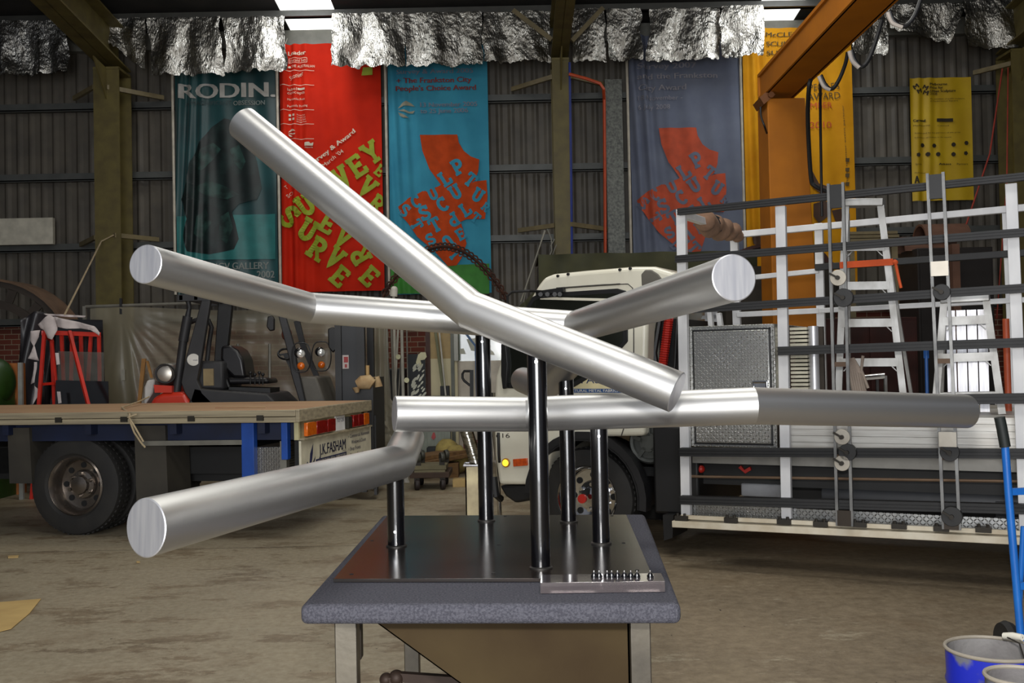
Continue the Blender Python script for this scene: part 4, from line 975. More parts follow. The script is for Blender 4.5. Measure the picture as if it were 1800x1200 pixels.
def drape(pts, dy, lab, fold=.05):
    A_ = [G(x_, y_, dy) for x_, y_ in pts]; mb = MB()
    from mathutils.geometry import tessellate_polygon
    T = [[A_[a], A_[b_], A_[c]] for a, b_, c in tessellate_polygon([A_])]; out = []
    while T:
        a, b_, c = T.pop(); e = [((b_-a).length, 0), ((c-b_).length, 1), ((a-c).length, 2)]; l, k = max(e)
        if l < .05 or len(T)+len(out) > 3000: out.append((a, b_, c)); continue
        if k == 0: q = (a+b_)/2; T += [[a, q, c], [q, b_, c]]
        elif k == 1: q = (b_+c)/2; T += [[a, b_, q], [a, q, c]]
        else: q = (c+a)/2; T += [[a, b_, q], [q, b_, c]]
    vs = []; fs = []; idx = {}
    for tr in out:
        f = []
        for p in tr:
            key = (round(p.x, 4), round(p.z, 4))
            if key not in idx:
                idx[key] = len(vs); vs.append(p+Vector((0, fold*noise.noise((p.x*7, p.z*5, 2))-.03*abs(math.sin(p.x*14)), 0)))
            f.append(idx[key])
        fs.append(tuple(f))
    o = mb.add(vs, fs).build('packing_paper', pap, None, smooth=180, solid=.003); tag(o, lab, 'paper', 'torn paper draped over the red glass rack')
drape([(66, 570), (88, 553), (100, 560), (101, 580), (94, 597), (86, 594), (78, 580), (72, 577)], -.12, 'pointed white paper hanging at the left end of the red rack top')
drape([(95, 556), (140, 566), (166, 573), (176, 585), (175, 590), (160, 580), (142, 577), (120, 578), (100, 574)], -.14, 'long white paper strip lying along the red rack top')
drape([(57, 582), (72, 580), (70, 592), (62, 607), (66, 622), (69, 634), (60, 632), (50, 630), (56, 618), (60, 608), (55, 598)], .0, 'curled white paper strip down the left side of the red rack')
drape([(60, 636), (65, 636), (62, 672), (55, 675), (58, 660)], .0, 'thin grey-white paper tail beside the red rack legs')
drape([(62, 678), (73, 688), (66, 700), (60, 712)], -.02, 'small triangular paper scrap at the foot of the red rack')
drape([(78, 551), (120, 553), (152, 555), (150, 558), (118, 557), (82, 554)], .3, 'thin white edge strip lying on top of the glass stack')
for x_, y_ in ((97, 620), (100, 688)):
    o = MB().prism([G(x_, y_, -.02 if y_ > 650 else .02), G(x_+6, y_, -.02 if y_ > 650 else .02), G(x_+8, y_+20, -.03), G(x_+2.5, y_+21, -.03)], (0, .004, 0)).build('paper_label', pap, None); tag(o, 'small white paper label stuck on the %s glass' % ('clear' if y_ < 650 else 'low black'), 'label')
ft = mat('black_film', (44, 42, 46), .4)
o = MB().grid(12, 30, lambda u, v: (G(40, 600, .6).x+u*.35-.1*v, YG+.55+.05*math.sin(u*9+v*4)+.15*u, 1.45+.62-.95*v-.9*v*v*.3+(.1*math.sin(u*3.1)))).build('black_film', ft, None, smooth=180, solid=.002); tag(o, 'dark plastic film slumped over the left end of the red rack', 'plastic film')
# rope from the column down to the rack
o = MB().tube([W(200, 413, 15.8), W(178, 424, 15.8), W(150, 480, 14), W(114, 552, 11.9)], .012, 6).build('hanging_rope', rp_, None); tag(o, 'pale rope slanting from the left column down to the red rack', 'rope')

# ---------------------------------------------------------------- far left: steel arch segment, green and orange objects
ar = mat('rusty_brown_steel', (112, 88, 68), .6, .3, (84, 66, 52), 4)
YA = 13.2
c = W(-20, 640, YA); R1 = 151/F*YA
t = thing('steel_arch', 'large brown curved steel girder with rectangular cut-outs, far left', 'arch', (c.x, YA, 0))
def arcpt(a, r, y): return Vector((c.x+r*math.cos(a), y, c.z+r*math.sin(a)))
N = 26; a0, a1 = math.radians(-20), math.radians(200)
top = MB()
ro, ri = R1*1.0, R1*.66
for k in range(N):
    t0 = a0+(a1-a0)*k/N; t1 = a0+(a1-a0)*(k+1)/N
    top.prism([arcpt(t0, ro, YA-.02), arcpt(t1, ro, YA-.02), arcpt(t1, ro-.03, YA-.02), arcpt(t0, ro-.03, YA-.02)], (0, .55, 0))
top.build('curved_flange', ar, t)
web = MB()
def seg(t0, t1, r0_, r1_): web.prism([arcpt(t0, r1_, YA), arcpt((t0+t1)/2, r1_, YA), arcpt(t1, r1_, YA), arcpt(t1, r0_, YA), arcpt((t0+t1)/2, r0_, YA), arcpt(t0, r0_, YA)], (0, .02, 0))
for k in range(10):
    t0 = a0+(a1-a0)*k/10; dt = (a1-a0)/10
    seg(t0, t0+dt, ri, ri+(ro-ri)*.28); seg(t0, t0+dt, ro-(ro-ri)*.28, ro-.03); seg(t0, t0+dt*.32, ri+(ro-ri)*.28, ro-(ro-ri)*.28)
web.build('pierced_web', mat('dark_brown_steel', (58, 50, 44), .6, .3), t, smooth=0)
MB().box(c.x-R1, c.x+R1, YA-.02, YA+.55, 0, arcpt(a0, ri, 0).z).build('packing_block', mat('dark_steel', (58, 50, 42), .5, .5), t)
o = MB().sphere((W(-8, 670, 11.9).x, 11.9, W(0, 672, 11.9).z), .36, 12, (.55, .8, .8)).box(W(-40, 700, 11.9).x, W(12, 700, 11.9).x, 11.7, 12.1, 0, W(0, 672, 11.9).z).build('green_cover', mat('green_plastic', (36, 66, 18), .45), None, bevel=.02); tag(o, 'dark green rounded plastic cover at the left edge behind the truck', 'cover')
o = MB().prism([W(16, 638, 12.1), W(30, 638, 12.1), W(32, 716, 12.1), W(26, 716, 12.1)], (0, .2, 0)).prism([W(27, 700, 12.1), W(31, 700, 12.1), (W(31, 700, 12.1).x, 12.1, 0), (W(27, 700, 12.1).x, 12.1, 0)], (0, .2, 0)).build('orange_screen', mat('faded_orange', (166, 98, 44), .6), None); tag(o, 'faded orange upright screen between the green cover and the red rack', 'screen')
o = MB().box(W(31, 640, 11.6).x, W(38, 640, 11.6).x, 11.6, 11.64, 0, W(36, 637, 11.6).z).build('pale_post', mat('pale_grey_post', (150, 152, 146), .5, .3), None); tag(o, 'thin pale grey post left of the red rack', 'post')
o = MB().prism([G(249, 630, .9), G(256, 630, .9), G(246, 718, .6), G(240, 718, .6)], (0, .03, 0)).prism([G(256, 634, .9), G(260, 634, .9), G(268, 664, .7), G(264, 664, .7)], (0, .03, 0)).bar((G(243, 718, .6).x, YG+.6, 0), G(243, 716, .6), .05, .03).build('timber_trestle', mat('tan_timber', (150, 108, 56), .7), None); tag(o, 'slim tan timber trestle leaning left of the forklift', 'trestle')
# ================================================================ RIGHT TRUCK: white cab with a glass-carrying rack along its side
RA = math.atan2(-.464, .886)
rp = W(1192, 915, 7.2); RO = (rp.x, 7.2, 0)
K = local_frame(RO, RA)
def k2(px, py, ly=0): return K(px, py, ly)
gt = thing('glazing_truck', 'white cab-over truck facing left, with checker-plate toolbox and tall side rack of black rubber-faced bars', 'truck', RO, RA, local=True)
white = mat('cream_white_paint', (226, 222, 204), .3, 0, (218, 213, 194), 3, coat=.4)
rackw = mat('white_powder_coat', (222, 222, 222), .45, 0, (198, 198, 200), 6, (1, 1, .4), bump=.05)
bchas = mat('black_chassis', (18, 18, 18), .6)
CY = .32; CW = 1.75
def cp(pts, ly=CY): return [k2(x_, y_, ly) for x_, y_ in pts]
# cab shell: side outline swept across the cab's width, front pillars raked
outline = [(876, 852), (869, 800), (866, 720), (870, 660), (890, 596), (922, 540), (946, 500), (956, 487), (972, 481), (1030, 475), (1115, 468), (1150, 468), (1188, 480), (1192, 522), (1150, 530), (1138, 560), (1136, 640), (1133, 766), (1030, 768), (990, 776), (970, 792), (963, 815), (960, 852)]
MB().prism(cp(outline), (0, CW, 0)).build('cab_shell', white, gt, bevel=.035, seg=4)
seal = mat('black_rubber_seal', (16, 16, 17), .5); gl = mat('dark_cab_glass', (34, 36, 30), .08, 0, (24, 26, 22), 3, spec=.8)
win = [(884, 682), (886, 612), (904, 574), (936, 522), (948, 516), (1086, 507), (1101, 511), (1104, 524), (1104, 600), (1060, 650), (1010, 680), (960, 684)]
MB().prism([p+Vector((0, -.012, 0)) for p in cp(win)], (0, .02, 0)).build('window_seal', seal, gt, bevel=.006)
cx_ = sum(x for x, y in win)/len(win); cy_ = sum(y for x, y in win)/len(win)
MB().prism([p+Vector((0, -.016, 0)) for p in cp([(cx_+(x-cx_)*.93, cy_+(y-cy_)*.90) for x, y in win])], (0, .02, 0)).build('door_window', gl, gt)
MB().bar(k2(950, 524, CY-.03), k2(1075, 527, CY-.03), .01, .02).build('window_trim', white, gt)
# door shut lines and handle recess, roof gutter, roof studs, panel air intake
sl = mat('panel_gap', (60, 58, 52), .6)
for nm, pts in (('panel_gap', [(978, 506), (1060, 500), (1104, 499), (1112, 506), (1114, 560), (1114, 700), (1092, 766)]), ('panel_gap', [(1010, 478), (1000, 478)])):
    if len(pts) > 2: MB().tube([k2(x_, y_, CY-.004) for x_, y_ in pts], .004, 6).build('door_gap', sl, gt)
MB().tube([k2(952, 512, CY-.01), k2(1000, 505, CY-.012), k2(1090, 499, CY-.012)], .006, 6).build('gutter', sl, gt)
for x_, y_ in ((981, 484), (999, 481), (1090, 473), (1108, 471)):
    p = k2(x_, y_+1, CY+.0); MB().cyl(p+Vector((0, .02, 0)), p-Vector((0, .012, 0)), .011, 12).build('roof_bolt', blk, gt)
rec = [(1128, 500), (1127, 482), (1134, 474), (1146, 474), (1158, 482), (1167, 494), (1166, 530), (1150, 552), (1136, 556), (1130, 530)]
MB().prism([p+Vector((0, -.008, 0)) for p in cp(rec)], (0, .02, 0)).build('corner_scoop', mat('scoop_grey', (96, 92, 84), .6), gt, bevel=.01)
# lettering on the door
dp = MB().prism([p+Vector((0, -.0035, 0)) for p in cp([(950, 690), (950, 645), (1112, 645), (1112, 690)])], (0, .003, 0)).build('door_sign', mat('sign_pale_gold', (216, 204, 160), .5), gt)
def kt(body, px, py, hpx, wpx, m_, par, ly=CY-.006):
    o = k2(px, py, ly); e = k2(px+wpx, py, ly); h = (k2(px, py-hpx, ly).z-o.z)
    text_mb(body, o, (1, 0, 0), (0, 0, 1), h, e.x-o.x).build('lettering', m_, par, smooth=0)
kt('J.K. FASHAM', 985, 674, 13, 116, mat('sign_blue', (34, 52, 90), .5), dp)
sp_ = MB().prism([p+Vector((0, -.005, 0)) for p in cp([(968, 690), (968, 683), (1112, 683), (1112, 690)])], (0, .003, 0)).build('sign_stripe', mat('sign_blue_bright', (36, 78, 132), .5), dp)
kt('ARCHITECTURAL METAL FABRICATORS', 975, 689, 4.5, 134, white, dp, CY-.007)
kt('616', 872, 769, 8, 24, mat('badge_brown', (66, 58, 50), .4, .4), gt, CY-.005)
# lamps
p = k2(890, 813, CY-.0); lm = MB().lathe([(.036, .0), (.036, .012), (.030, .016), (.001, .02)], p, (0, -1, 0), 28).build('round_indicator', mat('amber_rim', (190, 130, 20), .3), gt)
MB().lathe([(.029, .012), (.024, .026), (.001, .03)], p, (0, -1, 0), 28).build('lens', mat('lit_amber', (255, 214, 60), .3, emit=1.0), lm)
a_ = cp([(901, 807), (926, 805), (927, 818), (902, 820)], CY-.018); MB().prism(a_, (0, .02, 0)).build('side_marker', mat('orange_lens', (226, 92, 24), .2, 0, (180, 60, 16), 30, coat=1), gt, bevel=.004)
# bumper, steps, wheel arch
MB().prism(cp([(877, 853), (960, 853), (962, 872), (930, 880), (905, 884), (888, 872)], CY+.02), (0, CW-.04, 0)).build('bumper', blk, gt, bevel=.02)
MB().tube([k2(876, 760, CY-.02), k2(877, 800, CY-.02), k2(878, 812, CY)], .012, 8).tube([k2(868, 838, CY), k2(872, 870, CY), k2(880, 876, CY+.1)], .03, 8).build('corner_duct', blk, gt)
wx = k2(1037, 892, CY+.1); R2 = (wx.z+.02 if wx.z > .3 else .375); R2 = .385
arch = MB(); N = 16
for k in range(N):
    t0 = math.radians(-8+k*185/N); t1 = math.radians(-8+(k+1)*185/N)
    f = lambda t, r: Vector((wx.x+math.cos(t)*r, CY-.02, R2+math.sin(t)*r*1.02))
    arch.prism([f(t0, R2*1.16), f(t1, R2*1.16), f(t1, R2*1.32), f(t0, R2*1.32)], (0, .12, 0)).prism([f(t0, R2*1.14), f(t1, R2*1.14), f(t1, R2*1.18), f(t0, R2*1.18)], (0, .45, 0))
arch.build('mudguard', mat('mudguard_black', (26, 26, 28), .5), gt)
chrome = mat('chrome', (225, 225, 225), .08, 1.0)
def front_wheel(cx, cy):
    w_ = wheel(gt, cx, cy, R2, R2, .22, rimr=.60, chrome=chrome, hubc=chrome)
    MB().cyl((cx-.02, cy-.12, R2), (cx-.02, cy-.15, R2), .035, 16).build('hub_cap', mat('red_cap', (190, 40, 30), .4), w_)
front_wheel(wx.x, CY+.14); front_wheel(wx.x, CY+CW-.14)
MB().lathe([(.30*.6, 0), (.275, -.03), (.275, -.1), (.20, -.12), (.19, -.02), (.1, -.02), (.09, -.08), (.001, -.08)], k2(1143, 778, CY+.1)+Vector((.05, .3, -.0)), (0, 1, 0), 36)
sw = k2(1142, 777, CY+.12)
MB().lathe([(.165, .1), (.165, -.0), (.15, -.02), (.13, -.015), (.12, .0), (.075, .0), (.07, -.03), (.03, -.03), (.001, -.03)], sw, (0, 1, 0), 36).build('reel', mat('dark_cast_grey', (86, 88, 84), .5, .4), gt)
mb = MB()
for k in range(5):
    a = k*math.tau/5+.3; mb.bar(sw+Vector((math.cos(a)*.05, -.02, math.sin(a)*.05)), sw+Vector((math.cos(a)*.13, -.02, math.sin(a)*.13)), .03, .02, up=(0, 1, 0))
mb.build('reel_spoke', mat('dark_cast_grey', (86, 88, 84), .5, .4), gt)
# chassis rails, tanks and odds under the tray
XE = 4.4
ch = MB().box(-.25, XE, .45, .53, .52, .70).box(-.25, XE, 1.45, 1.53, .52, .70).box(-1.3, XE, .55, 1.45, .55, .62)
ch.build('chassis', bchas, gt)
MB().box(-.30, .05, .34, 1.7, .30, .95).build('battery_box', blk, gt, bevel=.02)
MB().prism(cp([(1165, 905), (1184, 905), (1182, 945), (1167, 950)], .25), (0, .35, 0)).build('mud_flap', blk, gt)
p0, p1 = k2(1302, 849, .40), k2(1374, 875, .40); MB().box(p0.x, p1.x, .40, .7, p1.z, p0.z).build('battery', mat('pale_grey_plastic', (150, 152, 156), .5), gt, bevel=.01)
for x_, y_ in ((1232, 824), (1236, 828)): MB().sphere(k2(x_, y_, .38), .03, 8).build('red_tap', mat('red_cap', (190, 40, 30), .4), gt) if y_ == 824 else None
MB().prism([k2(1298, 822, .38), k2(1302, 818, .38), k2(1308, 826, .38), k2(1318, 820, .38), k2(1320, 826, .38), k2(1310, 832, .38)], (0, .03, 0)).build('red_strap', mat('red_cap', (190, 40, 30), .4), gt)
MB().cyl((.9, .6, .45), (2.6, .6, .45), .16, 24).build('air_tank', mat('tank_dark', (44, 46, 50), .45, .3), gt)
MB().box(2.0, 2.9, .42, .6, .38, .48).cyl((3.4, .55, .42), (4.2, .55, .42), .10, 20).build('fuel_tank', mat('tank_dark', (44, 46, 50), .45, .3), gt)
p = k2(1800, 830, .3)
for cx in (2.35, 3.3): wheel(gt, 3.15 if cx > 3 else 3.15, .62 if cx > 3 else .38, .385, .385, .22) if cx > 3 else None
wheel(gt, 3.15, CY+CW-.3, .385, .385, .22)
# toolbox
ck = checker_plate('checker_plate', (214, 214, 210), .28, .021, 'XZ'); ck2 = mat('plain_aluminium', (188, 188, 186), .35, .9, (164, 164, 162), 5, rvar=.08)
p0, p1 = k2(1207, 574, .06), k2(1367, 788, .06)
TBx0, TBx1, TBz0, TBz1 = p0.x, p1.x, p1.z, p0.z
tb = MB().box(TBx0, TBx1, .06, 1.5, TBz0, TBz1).build('toolbox', ck, gt, bevel=.006)
d0, d1 = k2(1219, 583, .045), k2(1356, 780, .045)
dr = MB().box(d0.x, d1.x, .04, .07, d1.z, d0.z).build('toolbox_door', ck, tb, bevel=.004)
mb = MB(); g = .012
mb.box(d0.x-g, d0.x, .052, .07, d1.z-g, d0.z+g).box(d1.x, d1.x+g, .052, .07, d1.z-g, d0.z+g).box(d0.x-g, d1.x+g, .052, .07, d0.z, d0.z+g).box(d0.x-g, d1.x+g, .052, .07, d1.z-g, d1.z)
mb.build('door_seal', seal, tb)
h0_ = k2(1325, 672, .03)
MB().tube([h0_+Vector((-.02, .02, 0)), h0_, h0_+Vector((.085, 0, 0)), h0_+Vector((.085, .0, -.07)), h0_+Vector((0, 0, -.07)), h0_], .007, 8).box(h0_.x-.01, h0_.x+.095, .033, .042, h0_.z-.08, h0_.z+.012).build('toolbox_handle', chrome, tb)
# tray sides behind the rack
p0, p1 = k2(1384, 735, .10), k2(1384, 787, .10)
mb = MB(); n_ = 5; zt_, zb_ = k2(1600, 733, .1).z, k2(1600, 792, .1).z
for k in range(n_):
    a = zb_+(zt_-zb_)*k/n_; mb.box(TBx1+.02, XE, .10-.006*(k % 2), .16, a+.002, zb_+(zt_-zb_)*(k+1)/n_)
mb.build('tray_side', mat('pale_aluminium', (204, 202, 196), .45, .3, (184, 180, 172), 6, (.6, 1, 8)), gt, smooth=0)
MB().box(TBx0, XE, .12, CW+.3, zb_-.12, zb_-.03).build('tray_bearer', mat('grey_bearer', (128, 126, 120), .5, .4), gt)
z0_, z1_ = k2(1600, 936, .07).z, k2(1600, 903, .07).z
MB().box(TBx0-.05, XE, .07, .09, z0_, z1_).build('lower_skirt', checker_plate('checker_skirt', (186, 188, 188), .3, .021, 'XZ'), gt)
MB().box(TBx1+.05, XE, .16, 1.9, zt_-.03, zt_-.005).build('tray_floor', mat('pale_aluminium', (204, 202, 196), .45, .3), gt)
MB().tube([k2(1212, 837, .1), k2(1800, 846, .1), k2(1900, 848, .1)], .010, 8).build('push_rod', mat('brass_rod', (150, 124, 100), .4, .6), gt)
MB().box(.2, XE, 1.0, 1.1, .22, .66).build('under_guard', bchas, gt)
# red air hose coils behind the cab
mb = MB(); pts = []
p0, p1 = k2(1176, 560, .5), k2(1164, 648, .5)
for k in range(150):
    t = k/149; pts.append(p0.lerp(p1, t)+Vector((math.cos(k*.9)*.028, math.sin(k*.9)*.028, 0)))
mb.tube(pts, .009, 6); mb.build('coiled_air_hose', mat('red_hose', (190, 38, 26), .4), gt)
MB().tube([k2(1186, 520, .5), k2(1160, 560, .5), k2(1150, 620, .5), k2(1160, 690, .5)], .025, 8).tube([k2(1190, 560, .45), k2(1186, 640, .45), k2(1180, 700, .45)], .012, 8).box(k2(1145, 600, .6).x, k2(1195, 600, .6).x, .6, 1.6, .7, 1.75).build('snorkel', blk, gt)
# mirror arms at the front pillar
MB().tube([k2(952, 512, CY-.08), k2(930, 511, CY-.2), k2(900, 513, CY-.25), k2(892, 520, CY-.25), k2(892, 545, CY-.25)], .010, 8).build('mirror_arm', blk, gt)
mb = MB().bar(k2(944, 516, CY-.05), k2(992, 509, CY-.05), .05, .035).bar(k2(948, 522, CY-.06), k2(980, 519, CY-.06), .03, .02)
for x_ in (950, 962, 975, 984): mb.cyl(k2(x_, 517, CY-.1), k2(x_, 517, CY), .018, 10)
mb.build('mirror_bracket', blk, gt)
MB().prism([p for p in cp([(880, 604), (889, 602), (893, 640), (890, 682), (883, 684), (880, 660)], CY-.05)], (0, .04, 0)).build('side_mirror', blk, gt, bevel=.01)
MB().tube([k2(936, 520, CY+.1), k2(960, 470, CY+.1), k2(985, 403, CY+.1)]*0 or [k2(915, 530, CY+.3), k2(958, 405, CY+.3)], .006, 6).build('aerial', mat('galvanised', (140, 138, 128), .5, .6), gt)

# ---------------------------------------------------------------- the rack on that truck (a frame of its own, bolted on but liftable)
rk = gt
def post(x0a, ya, x1a, yb, ly, wpx, nm='rack_post', m_=rackw, th=.05):
    a = k2(x0a, ya, ly); b_ = k2(x1a, yb, ly); ww = wpx/F*7.0
    MB().bar(a+Vector((0, th/2, 0)), b_+Vector((0, th/2, 0)), ww, th, up=(0, 1, 0)).build(nm, m_, rk, bevel=.003)
post(1196, 367, 1205, 912, 0, 17); post(1371, 362, 1382, 918, 0, 17); post(1777, 322, 1803, 945, 0, 17)
LY2 = 1.45
post(1289, 404, 1299, 720, LY2, 16); post(1438, 392, 1446, 720, LY2, 16); post(1768, 368, 1785, 760, LY2, 14)
def rail(xa, ya, xb, yb, ly, hpx, m_, nm, th=.05, ext=.0):
    a = k2(xa, ya, ly); b_ = k2(xb, yb, ly); b2 = b_+(b_-a).normalized()*ext
    MB().bar(a, b2, th, hpx/F*7.0, up=(0, 0, 1)).build(nm, m_, rk, bevel=.004)
rub = mat('black_rubber_rail', (30, 30, 31), .6, 0, (22, 22, 23), 12)
for xa, ya, xb, yb, h_ in ((1193, 373, 1800, 311, 13), (1189, 456, 1800, 409, 14), (1200, 545, 1800, 507, 15), (1369, 617, 1800, 602, 16), (1385, 706, 1800, 700, 17), (1197, 794, 1800, 797, 16), (1198, 878, 1800, 894, 16)):
    a = k2(xa, ya, -.03); b_ = k2(xb, yb, -.03); dd = (b_-a).normalized(); b2 = b_+dd*.5
    hh = h_/F*7.0
    mb = MB().bar(a, b2, .055, hh*.80)
    for s_ in (-.33, 0, .33): mb.bar(a+Vector((0, -.03, s_*hh)), b2+Vector((0, -.03, s_*hh)), .012, hh*.24)
    mb.bar(a+Vector((0, 0, hh*.42)), b2+Vector((0, 0, hh*.42)), .06, hh*.1)
    mb.build('rubber_rail', rub, rk)
# second frame on the far side and its ties
for xa, ya, xb, yb, ly, h_ in ((1300, 412, 1770, 368, LY2, 13), (1300, 490, 1440, 476, LY2, 10), (1296, 553, 1440, 546, LY2, 11), (1440, 546, 1800, 527, LY2, 10), (1480, 700, 1790, 697, LY2, 12)):
    rail(xa, ya, xb, yb, ly, h_, rackw, 'rear_rail', ext=.3 if xb > 1760 else 0)
for xa, ya, xb, yb in ((1433, 470, 1775, 446), (1440, 470, 1775, 447)): rail(xa, ya, xb, yb, LY2-.06, 13, rub, 'rear_rubber_rail', ext=.3) if xa == 1433 else None
tp = k2(1200, 377, .03); te = k2(1299, 410, LY2)
MB().bar(tp, te, .05, .05).build('top_tie', rackw, rk, bevel=.003)
mb = MB()
for k, px_ in enumerate((1380, 1785)):
    a = k2(px_, 375 if px_ < 1500 else 335, .05); mb.bar(a, Vector((a.x, LY2, a.z-.02)), .04, .04)
mb = MB().bar(k2(1185, 919, -.02), k2(1800, 948, -.02)+Vector((.5, 0, 0)), .10, .045).bar(k2(1197, 908, -.02), k2(1800, 936, -.02)+Vector((.5, 0, 0)), .02, .03)
mb.build('bottom_ledge', mat('cream_white_metal', (216, 208, 188), .5, 0, (190, 176, 150), 7), rk, bevel=.004)
for x_, y_ in ((1199, 909), (1286, 912), (1379, 915), (1443, 919), (1511, 920), (1581, 923), (1655, 927), (1729, 929)):
    p = k2(x_, y_, -.03); m2 = MB().box(p.x-.045, p.x+.045, -.06, .01, p.z-.02, p.z+.012)
    for s_ in (-.025, .025): m2.cyl(p+Vector((s_, -.02, 0)), p+Vector((s_, -.02, .03)), .010, 8)
    m2.build('ledge_clip', mat('dirty_clip', (58, 54, 48), .6, .5), rk)
# toolbox ladder rungs seen above box
post(1262, 550, 1266, 578, .6, 9); post(1246, 545, 1249, 578, .6, 9)

# clamp poles standing against the rack
galv = mat('dull_galvanised', (126, 126, 124), .45, .8, (98, 98, 98), 8, rvar=.1)
def clamp_pole(label, xt, yt, xb, yb, discs, plate_y):
    a = k2(xt, yt, -.10); b_ = k2(xb, yb, -.10)
    t = thing('clamp_pole', label, 'clamp pole', (RO[0], RO[1], 0), RA, 'glass clamp poles on the rack', local=True)
    dx = .045
    for s_ in (-dx, dx): MB().bar(a+Vector((s_, 0, 0)), b_+Vector((s_, 0, 0)), .018, .03, up=(0, 1, 0)).build('pole_rail', galv, t)
    MB().bar(a+Vector((0, 0, -.01)), a+Vector((0, 0, -.16)), .075, .03, up=(0, 1, 0)).build('top_block', blk, t)
    MB().bar(b_+Vector((0, 0, .0)), b_+Vector((0, 0, .10)), .085, .035, up=(0, 1, 0)).build('foot_block', mat('dark_steel', (58, 50, 42), .5, .5), t)
    for dxp, dyp, rr, dark in discs:
        p = k2(dxp, dyp, -.13)
        dk_ = MB().cyl(p, p+Vector((0, .05 if dark else .012, 0)), rr, 28)
        o = dk_.build('rubber_disc' if dark else 'metal_disc', mat('dark_rubber', (42, 42, 42), .6) if dark else mat('aluminium_disc', (186, 180, 168), .4, .6, (160, 152, 138), 6), t, bevel=.003)
        MB().cyl(p-Vector((0, .03, 0)), p+Vector((0, .02, 0)), .014, 12).bar(p-Vector((.05, .02, -.03)), p-Vector((0, .02, 0)), .012, .012).build('wing_nut', mat('dirty_clip', (58, 54, 48), .6, .5), o)
    for py_ in plate_y:
        p = k2(dxp*0+xt+(xb-xt)*(py_-yt)/(yb-yt), py_, -.13); MB().box(p.x-.05, p.x+.05, -.14, -.115, p.z-.045, p.z+.045).build('clamp_plate', mat('aluminium_disc', (186, 180, 168), .4, .6), t)
    for q in (.53, .80): 
        p = a.lerp(b_, q); MB().box(p.x-.04, p.x+.04, -.10, -.07, p.z-.015, p.z+.015).build('spacer', mat('brown_clip', (96, 74, 56), .6, .3), t)
    return t
clamp_pole('left one of two steel clamp poles standing in front of the black rack bars', 1469, 322, 1485, 924, [(1473, 488, .052, 0), (1482, 523, .06, 1), (1480, 768, .05, 0), (1489, 795, .055, 1), (1480, 814, .05, 0)], [])
clamp_pole('right one of two steel clamp poles, rising in front of the small yellow banner', 1644, 304, 1673, 930, [(1655, 513, .05, 1), (1669, 795, .055, 1), (1673, 908, .06, 1)], [472, 772])

# towels wrapped round the top tie
tw = mat('brown_rag', (150, 116, 92), .95, 0, (110, 86, 70), 7, bump=.5, bscale=20, contrast=(.3, .7))
d_ = (te-tp).normalized()
def Kw(v):  # local rack coordinates -> world
    c, s_ = math.cos(RA), math.sin(RA); return Vector((RO[0]+v.x*c-v.y*s_, RO[1]+v.x*s_+v.y*c, v.z))
pts = []; rs = []
for k in range(30):
    t = .32+.72*k/29; pts.append(Kw(tp.lerp(te, t)+Vector((0, 0, -.01+.02*math.sin(k*.9))))); rs.append((.050+.028*math.sin(t*math.pi*1.05)+.004*math.sin(k*1.7)+.006*math.sin(k*.6))*(.8 if k in (0, 29) else 1))
o = MB().tube(pts, rs, 14).build('rag_wrap', tw, None, smooth=80); tag(o, 'brown rag wrapped and tied round the top arm of the white glass rack', 'rag')
o = MB().tube([Kw(tp.lerp(te, .42))+Vector((.072*math.cos(k*.7), 0, .072*math.sin(k*.7)))+Vector((.002*k, .004*k, 0)) for k in range(28)], .010, 6).build('black_strap', blk, None); tag(o, 'black strap tied round the brown rag on the rack arm', 'strap')

# ---------------------------------------------------------------- step ladders on the truck tray behind the bars
lal = mat('worn_ladder_aluminium', (188, 188, 186), .45, .5, (150, 148, 144), 9, (1, 1, .6), rvar=.08)
def ladder(label, tl, tr, bl_, br_, steps, ly, rear=.45, lidh=.05):
    t = thing('step_ladder', label, 'ladder', (RO[0], RO[1], 0), RA, 'aluminium ladders carried on the truck tray', local=True)
    A_, B_, C_, D_ = (k2(*q, ly) for q in (tl, tr, bl_, br_))
    zf = zt_+.0
    for a, c in ((A_, C_), (B_, D_)):
        dd = (c-a); c2 = a+dd*((zf-a.z)/dd.z)
        MB().bar(a, c2, .03, .07, up=(0, 1, 0)).bar(a+Vector((0, -.03, 0)), c2+Vector((0, -.03, 0)), .045, .006, up=(0, 1, 0)).build('side_rail', lal, t)
    for a, c in ((A_, C_), (B_, D_)):
        c2 = a+(c-a)*((zf-a.z)/(c-a).z)
        MB().bar(a+Vector((0, .04, -.05)), Vector((c2.x, ly+rear, zf)), .022, .04, up=(0, 1, 0)).build('rear_leg', lal, t)
    for s_ in steps:
        u = (k2(tl[0], s_, ly).z-A_.z)/(C_.z-A_.z); a = A_.lerp(C_, u); b_ = B_.lerp(D_, u)
        MB().bar(a+Vector((0, .0, 0)), b_+Vector((0, .0, 0)), .10, .018).bar(a+Vector((0, -.05, -.02)), b_+Vector((0, -.05, -.02)), .006, .055).build('step', lal, t)
        MB().bar(a+Vector((.02, 0, -.08)), a+Vector((.08, 0, -.015)), .02, .006).bar(b_+Vector((-.02, 0, -.08)), b_+Vector((-.08, 0, -.015)), .02, .006).build('step_brace', lal, t)
    MB().bar(A_+Vector((-.02, 0, .02)), B_+Vector((.02, 0, .02)), .14, lidh).build('top_cap', lal, t, bevel=.004)
    return t
ladder('tall worn aluminium step ladder on the truck tray, nearest the left clamp pole', (1488, 362), (1549, 362), (1474, 720), (1592, 720), (430, 498, 563, 632), .55)
ladder('shorter shiny aluminium step ladder behind the right clamp pole', (1660, 532), (1734, 528), (1646, 700), (1758, 698), (560, 624, 692), .55)
t = thing('plank_board', 'ribbed shiny aluminium plank standing inside the shorter step ladder', 'plank', (RO[0], RO[1], 0), RA, local=True)
